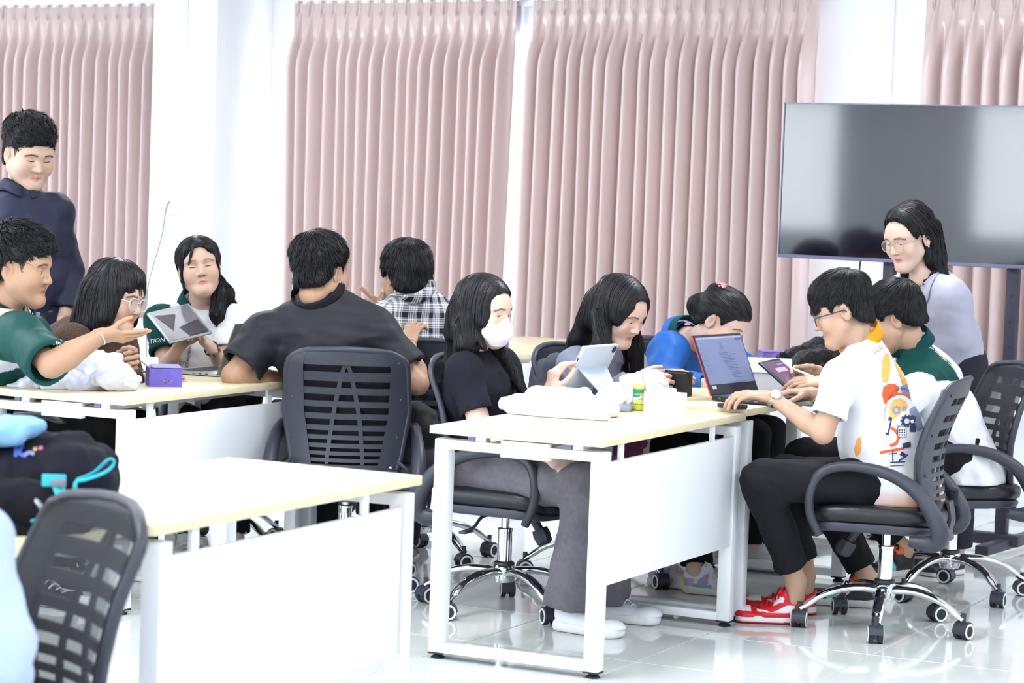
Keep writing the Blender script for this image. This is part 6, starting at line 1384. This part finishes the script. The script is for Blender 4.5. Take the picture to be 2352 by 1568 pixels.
# --- laptop with red edge
Z2 = DH + .012; LB = mat('laptop_black', rgb(38, 40, 52), .35); LR = mat('laptop_red', rgb(178, 48, 54), .4); H0 = at_z(1634, 921, Z2); LV_ = unit(np.array((.55, .835, 0))); LU_ = np.array((LV_[1], -LV_[0], 0)); e = thing('laptop', H0, 'black laptop with red lid edge and lit screen of text', 'laptop'); WD = .365
part(e, 'base', slab(MB(), H0 + ZV * .004, LU_ * .245, LV_ * WD, .018, .003), LB); part(e, 'keyboard', slab(MB(), H0 + ZV * .0222 + LU_ * .03 + LV_ * .02, LU_ * .12, LV_ * (WD - .04), .0008), mat('keys_blue_grey', rgb(84, 92, 140), .4, noise=(200, .5)), False)
part(e, 'touchpad', slab(MB(), H0 + ZV * .0222 + LU_ * .165 + LV_ * .11, LU_ * .07, LV_ * .11, .0006), mat('touchpad', rgb(56, 58, 72), .3), False)
for i, w in enumerate((.008, .016, .012, .014, .014)): part(e, 'port', slab(MB(), H0 + LU_ * (.03 + .036 * i) + ZV * .009 - LV_ * .0004, LU_ * w, ZV * .006, .0005), mat('port_metal', rgb(120, 124, 140), .3, metal=.6), False)
hb_ = H0 + ZV * .02; lid = at_Y(1589, 771, H0[1] + .045) - hb_
nS = unit(np.cross(LV_, lid)); nS = nS if nS[0] > 0 else -nS; sg = 1 if unit(np.cross(LV_, lid))[0] > 0 else -1
part(e, 'lid_shell', slab(MB(), hb_, LV_ * WD, lid, -.004 * sg, .001), LR); part(e, 'lid_front', slab(MB(), hb_ + LV_ * .003 + lid * .006, LV_ * (WD - .006), lid * .988, .003 * sg, .001), LB)
scr = hb_ + nS * .0034 + LV_ * .010 + lid * .17; sw_, sh_ = LV_ * (WD - .02), lid * .79
part(e, 'screen', slab(MB(), scr, sw_, sh_, .0006 * sg), mat('laptop_screen', rgb(112, 122, 156), .25, emit=(rgb(132, 142, 176), .16)), False)
tx = MB(); rs = random.Random(3)
def bar(u0, u1, v0, v1, mi): tx.mi = mi; tx.add([scr + sw_ * a + sh_ * b + nS * .0009 for a, b in ((u0, v0), (u1, v0), (u1, v1), (u0, v1))], [(0, 1, 2, 3)])
bar(0, 1, .955, .985, 1); bar(.86, .99, .90, .94, 2)
for i in range(6): v = .87 - .035 * i; bar(.46, .46 + rs.uniform(.05, .12), v, v + .008, 0)
for i in range(17): v = .64 - .033 * i; bar(.40 + .01 * i, .62 + rs.uniform(0, .18), v, v + .009, 0)
for i in range(12): v = .87 - .06 * i; bar(.04, .04 + rs.uniform(.05, .09), v, v + .007, 0)
for i in range(9): bar(.40 + .045 * i, .425 + .045 * i, .012, .034, 2 if i % 2 else 0)
part(e, 'screen_text', tx, [ink('slate', rgb(76, 84, 130)), ink('pale', rgb(160, 170, 208)), ink('violet', rgb(88, 72, 170))], False)
part(e, 'sticker', slab(MB(), hb_ + nS * .0034 + LV_ * .02 + lid * .10, LV_ * .03, lid * .05, .0006 * sg), mat('sticker', rgb(206, 200, 196), .5), False)
e = thing('power_bank', at_z(1675, 940, Z2), 'black power bank lying in front of the laptop', 'power bank'); p0 = at_z(1672, 941, Z2); part(e, 'shell', slab(MB(), p0 + ZV * .001, unit(at_z(1711, 940, Z2) - p0) * .07, unit(at_z(1638, 929, Z2) - p0) * .09, .016, .005), LB); part(e, 'indicator', slab(MB(), p0 + (at_z(1655, 935, Z2) - p0) + ZV * .010 - VV * .002, -UV * .004, ZV * .003, .0008), WHITE_PLASTIC, False)
# dark tablet on the far side and stylus
a, b, c, d = at_Y(1757, 832, 9.32), at_Y(1802, 823, 9.46), at_Y(1852, 889, 9.34), at_Y(1800, 893, 9.20); ex, ey = b - a, d - a; e = thing('tablet', (a + c) / 2, 'dark tablet in black case leaning on the desk by the stylus', 'tablet'); n = unit(np.cross(ex, ey)); n = n if n[1] < 0 else -n; sg = 1 if unit(np.cross(ex, ey)) @ n > 0 else -1
part(e, 'case', slab(MB(), a, ex, ey, -.010 * sg, .003), LB); part(e, 'screen', slab(MB(), a + ex * .06 + ey * .07 + n * .0004, ex * .88, ey * .86, .0006 * sg), mat('brown_screen', rgb(104, 84, 104), .15, emit=(rgb(120, 96, 116), .15)), False)
for r, col in (((.25, .28, .75, .42), rgb(196, 170, 214)), ((.45, .14, .75, .18), rgb(150, 130, 190))): part(e, 'screen_image', slab(MB(), a + ex * r[0] + ey * r[1] + n * .0012, ex * (r[2] - r[0]), ey * (r[3] - r[1]), .0002 * sg), mat('scr_%d' % int(col[0] * 999), col, .3), False)
e = thing('stylus', at_Y(1848, 858, 9.30), 'white stylus pen held over the dark tablet', 'stylus'); s0, s1_ = at_Y(1818, 845, 9.36), at_Y(1888, 873, 9.26); part(e, 'barrel', MB().tube([s0 + (s1_ - s0) * .14, s1_], .0046, 10), WHITE_PLASTIC); part(e, 'tip', MB().tube([s0, s0 + (s1_ - s0) * .14], [.0012, .0045], 10), WHITE_PLASTIC)
# tablet of the student in blue, seen edge-on
p0 = at_Y(1722, 872, 9.62); e = thing('tablet', p0, 'white tablet propped on a folded grey cover in front of the student in blue', 'tablet'); part(e, 'tablet_body', slab(MB(), p0 + ZV * .03, UV * .17 + VV * .06, VV * .16 - UV * .1 + ZV * .04, .007, .002), mat('tablet_white', rgb(226, 226, 230), .3)); part(e, 'cover', slab(MB(), p0 + ZV * -.045 + UV * .01, UV * .15 + VV * .05, ZV * .07 + VV * .02, .004), mat('grey_cover', rgb(186, 190, 204), .6), False)
# far desk: purple box, fur jacket
b0 = at_z(1752, 838, Z2); ex = -unit(b0 - at_z(1713, 826, Z2)) * .105; ey = unit(np.cross(ex, ZV)) * .10; ey = ey if ey[1] > 0 else -ey; ex2 = unit(np.array((.93, -.25, 0))) * .12
e = thing('cake_box', b0, 'closed purple card box with gold emblem on the far desk', 'box'); q = [b0, b0 + ex, b0 + ex + ex2, b0 + ex2]; hh = .062
part(e, 'box_body', MB().prism([(0, 0), (np.linalg.norm(ex), 0), (np.linalg.norm(ex), hh), (0, hh)], b0 + ZV * .001, unit(ex), ZV, ex2), PUR, False); part(e, 'lid_edge', slab(MB(), b0 + ZV * (hh + .0015), ex, ex2, .002), mat('purple_light', rgb(140, 110, 196), .4), False); part(e, 'emblem', MB().lathe([(.010, 0), (.010, .0005)], b0 + ex * .4 + ZV * .025, unit(np.cross(ex, ZV)) * (-1 if np.cross(ex, ZV)[1] > 0 else 1), 8), GOLD, False)
heap('fur_jacket', 'black fluffy fur jacket heaped on the far desk', 'jacket', [(at_Y(1805, 830, 10.6), at_Y(1880, 815, 10.6), .045, .07), (at_Y(1850, 840, 10.5), at_Y(1920, 830, 10.5), .06, .06), (at_Y(1885, 800, 10.7), at_Y(1925, 800, 10.7), .05, .05)], rgb(16, 15, 20), Z2, .006, .009, 231, mat('black_fur', None, .9, attr='col', spec=.3, bump=(120, 1.0), sheen=.3), sc=(60, 160))
e = thing('purple_carton', at_z(1158, 800, .75), 'small purple carton on the distant desk by the curtain gap', 'box'); p0 = at_z(1150, 802, .75); part(e, 'carton', MB().box(p0 + ZV * .055, (.06, .05, .108), AX, .002), PUR); part(e, 'carton_top', MB().box(p0 + ZV * .111, (.05, .04, .003), AX), GOLD, False)
# --- bags
heap('grey_backpack', 'grey backpack hanging on the chair behind the long haired student', 'backpack', [(at_Y(1262, 850, 9.55), at_Y(1262, 900, 9.55), (.075, .05), (.085, .055), UV), (at_Y(1280, 840, 9.5), at_Y(1290, 890, 9.5), .05, .055)], rgb(72, 74, 88), None, .006, .004, 241, mat('grey_nylon', None, .7, attr='col', bump=(200, .2)))
heap('maroon_jacket', 'maroon jacket bundled under the centre desk top', 'jacket', [(at_Y(1395, 1030, 9.15), at_Y(1440, 1030, 9.2), .06, .06), (at_Y(1430, 1015, 9.2), at_Y(1470, 1015, 9.25), .04, .03)], rgb(136, 62, 100), None, .006, .006, 251)
e = heap('black_bag', 'black bag with white print hanging beside the chair of the large student', 'bag', [(at_Y(950, 955, 9.42), at_Y(960, 985, 9.42), .06, .07), (at_Y(975, 965, 9.45), at_Y(980, 995, 9.45), .05, .06)], rgb(26, 26, 32), None, .006, .004, 261, mat('black_nylon', None, .7, attr='col', bump=(200, .2)))
# backpack on the nearest left desk
bk = thing('backpack', at_z(120, 1228, DH), 'black backpack with teal straps lying on the desk at bottom left', 'backpack'); NY = mat('black_nylon_pack', None, .85, attr='col', spec=.2, bump=(400, .08)); q = lambda x, y, Y: at_Y(x, y, Y)
TEAL = mat('teal_webbing', rgb(40, 180, 200), .6)
_mb = heap('main_body', None, None, [(q(-60, 1130, 5.32), q(160, 1120, 5.36), (.12, .10), (.105, .095), VV), (q(40, 1070, 5.40), q(190, 1085, 5.40), .085, .075), (q(-40, 1200, 5.25), q(170, 1205, 5.30), (.12, .03), (.10, .035), VV), (q(215, 1130, 5.36), q(222, 1180, 5.36), .045, .05)], rgb(22, 23, 34), DH, .006, .009, 271, NY, (30, 70), bk)
heap('front_pocket', None, None, [(q(-20, 1150, 5.20), q(110, 1165, 5.20), (.05, .05), (.045, .05), VV)], rgb(20, 20, 27), None, .006, .005, 275, NY, (30, 70), bk)
part(bk, 'pull_loop', MB().tube(spline([q(178, 1100, 5.24), q(215, 1085, 5.22), q(250, 1055, 5.21), q(262, 1062, 5.21), q(245, 1082, 5.21), q(200, 1100, 5.22), q(178, 1104, 5.23), q(172, 1118, 5.22), q(176, 1135, 5.22)], 6), .006, 7, True, (.5, 1)), TEAL)
part(bk, 'strap', MB().tube(spline([q(112, 1100, 5.17), q(130, 1110, 5.15), q(140, 1135, 5.13), q(150, 1160, 5.14)], 5), .014, 6, True, (.25, 1)), TEAL); part(bk, 'buckle_strap', MB().box(q(124, 1103, 5.145), (.05, .006, .026), None, .002), TEAL); part(bk, 'buckle', MB().box(q(134, 1109, 5.135), (.030, .008, .018), None, .003), mat('buckle_grey', rgb(120, 130, 140), .4)); part(bk, 'zipper_pull', MB().tube(spline([q(80, 1145, 5.16), q(88, 1155, 5.15), q(98, 1170, 5.15)], 4), .006, 6), GREY_METAL); part(bk, 'strap_end', MB().tube([q(76, 1195, 5.16), q(92, 1192, 5.15)], .010, 6, True, (.4, 1)), TEAL)
_bb = BVHTree.FromPolygons([tuple(np.array(v.co) + np.array(bk.location)) for v in _mb.data.vertices], [tuple(p.vertices) for p in _mb.data.polygons])
for pts, cc in (([(36, 1050), (38, 1026), (52, 1022), (48, 1030), (44, 1042), (60, 1048)], rgb(90, 120, 220)), ([(56, 1046), (68, 1040), (78, 1044)], rgb(150, 160, 235)), ([(76, 1034), (84, 1031)], rgb(232, 200, 80)), ([(88, 1032), (98, 1028)], rgb(220, 110, 170))):
    m_ = mat('thread_%d' % int(sum(cc) * 999), cc, .7); print_px('embroidery', [pline(spline(pts, 4), 8)], _bb, m_, bk, .002, 5)
heap('blue_cloth', 'pale blue cloth lying on top of the black backpack', 'cloth', [(q(-40, 990, 5.30), q(60, 985, 5.32), (.05, .022), (.04, .024), VV), (q(20, 975, 5.34), q(92, 980, 5.34), .022, .016), (q(-30, 1005, 5.28), q(40, 1000, 5.28), .02, .02)], rgb(138, 184, 226), None, .006, .005, 281)
# ---------------------------------------------------------------- prints on clothing and shoes
wp_ = PEOPLE['white']; bv = wp_.shirt_bvh; pe = wp_.e
OR = ink('orange', rgb(252, 178, 92)); OR2 = ink('deep_orange', rgb(240, 104, 56)); NV = ink('navy', rgb(58, 66, 104)); BG = ink('blue_grey', rgb(140, 152, 190)); PK = ink('pink', rgb(240, 110, 130)); YO = ink('amber', rgb(250, 196, 110)); WH = ink('white', rgb(246, 246, 250))
print_px('print', [[(2027, 878), (2024, 850), (2027, 825), (2034, 811), (2041, 812), (2044, 830), (2045, 850), (2039, 878)], [(2048, 815), (2062, 825), (2076, 845), (2084, 866), (2087, 886), (2073, 884), (2066, 862), (2055, 838)]], bv, OR, pe)
print_px('print', [[(2026, 908), (2028, 890), (2040, 881), (2054, 881), (2065, 890), (2060, 905), (2044, 913), (2030, 922)]], bv, OR2, pe); print_px('print', [[(2068, 888), (2080, 880), (2094, 888), (2106, 910), (2112, 940), (2100, 930), (2088, 912), (2072, 903)], [(2088, 940), (2100, 932), (2113, 952), (2120, 985), (2106, 990), (2094, 968)]], bv, BG, pe)
print_px('print', [[(2042, 935), (2052, 918), (2066, 914), (2080, 922), (2086, 935), (2070, 946), (2054, 962), (2041, 968)]], bv, YO, pe); print_px('print', [pline([(2030, 926), (2044, 912), (2060, 904), (2078, 905), (2092, 914)], 5), pline([(2046, 982), (2058, 990), (2064, 1004), (2058, 1018), (2044, 1024)], 7), [(2020, 1036), (2076, 1026), (2077, 1032), (2022, 1042)]], bv, OR2, pe, .002)
print_px('print', [pgear(2082, 967, 15, 10), [(2041, 957), (2049, 959), (2041, 1000), (2033, 998)], pcirc(2095, 962, 8), [(2090, 972), (2101, 972), (2103, 992), (2088, 992)], pline([(2050, 1034), (2050, 1060)], 2.5), pline([(2040, 1042), (2060, 1040)], 2), pline([(2064, 1058), (2084, 1044)], 4), [(2070, 1036), (2080, 1042), (2076, 1050), (2066, 1044)], pline([(2044, 1062), (2078, 1060)], 3), pline([(2044, 1070), (2076, 1068)], 2)], bv, NV, pe, .0024)
print_px('print', [pgear(2058, 942, 11, 8), pgear(2076, 938, 6, 7)], bv, BG, pe, .0024); print_px('print', [[(2036, 965), (2044, 967), (2038, 994), (2033, 992)], pcirc(2094, 968, 4), [(2062, 980), (2079, 980), (2079, 1003), (2062, 1003)]], bv, WH, pe, .0032)
print_px('print', [pline([(2061, 979), (2080, 979), (2080, 1004), (2061, 1004), (2061, 979)], 1.6)] + [pcirc(2065 + 5.5 * i, 988 + 5.5 * j_, 1.7, 8) for i in range(3) for j_ in range(3)] + [[(2072, 1018), (2090, 1014), (2091, 1026), (2073, 1030)]], bv, NV, pe, .0038); print_px('print', [pline([(2008, 812), (2024, 800), (2044, 798), (2064, 808), (2080, 828), (2086, 852)], 1.8)], bv, PK, pe); print_px('print', [pline([(2004, 808), (2020, 796), (2042, 793), (2060, 800)], 1.5), [(1968, 1010), (1976, 1002), (1980, 1016), (1976, 1040), (1966, 1050), (1962, 1030)]], bv, OR, pe)
P_ = spline([(2030, 968), (2033, 940), (2040, 918), (2052, 900), (2070, 892), (2092, 900)], 12); L_ = np.concatenate([[0], np.cumsum(np.linalg.norm(np.diff(P_, axis=0), axis=1))]); word = 'KAMPHAENG PHET RAJABHAT'; gl = []
for i, ch in enumerate(word):
    if ch == ' ': continue
    t = L_[-1] * (i + .5) / len(word); x = np.interp(t, L_, P_[:, 0]); y = np.interp(t, L_, P_[:, 1]); x2 = np.interp(t + 1, L_, P_[:, 0]); y2 = np.interp(t + 1, L_, P_[:, 1]); gl.append(letters_px(ch, x, y, 6.5, math.degrees(math.atan2(y2 - y, x2 - x))))
print_px('lettering', gl, bv, NV, pe, .0032)
b_ = PEOPLE['boy']; print_px('lettering', [letters_px('EDUCATION', 131, 789, 17, -52, .2, 1.0)], b_.shirt_bvh, WH, b_.e, .002, 6); t_ = PEOPLE['tabgirl']; print_px('lettering', [letters_px('EDUCATION', 338, 786, 13, -8, .25, 1.1)], t_.shirt_bvh, WH, t_.e, .002, 6); print_px('lettering', [letters_px('PHET RAJABHAT', 433, 820, 9, -82)], t_.shirt_bvh, ink('black', rgb(24, 26, 34)), t_.e, .002, 6)
g_ = PEOPLE['greenw']; print_px('lettering', [letters_px('EDUCATION', 2222, 856, 8, 62)], g_.shirt_bvh, NV, g_.e, .002, 6)
# sneaker marks
for q_, (o_, b0_, f_, r_, L_s) in wp_.shoes.items():
    me = o_.data; off = np.array(wp_.e.location); bs = BVHTree.FromPolygons([tuple(np.array(v.co) + off) for v in me.vertices], [tuple(p.vertices) for p in me.polygons])
    if q_ < 0: print_px('side_swoosh', [[(1792, 1384), (1766, 1398), (1772, 1386), (1762, 1402), (1770, 1407), (1784, 1402), (1812, 1388), (1836, 1372), (1806, 1384)]], bs, mat('shoe_red', rgb(222, 28, 46), .5), o_, .0015, 4)
    else: print_px('lettering', [letters_px('NIKE', 1866, 1344, 9, 4)], bs, WH, o_, .0015, 4)
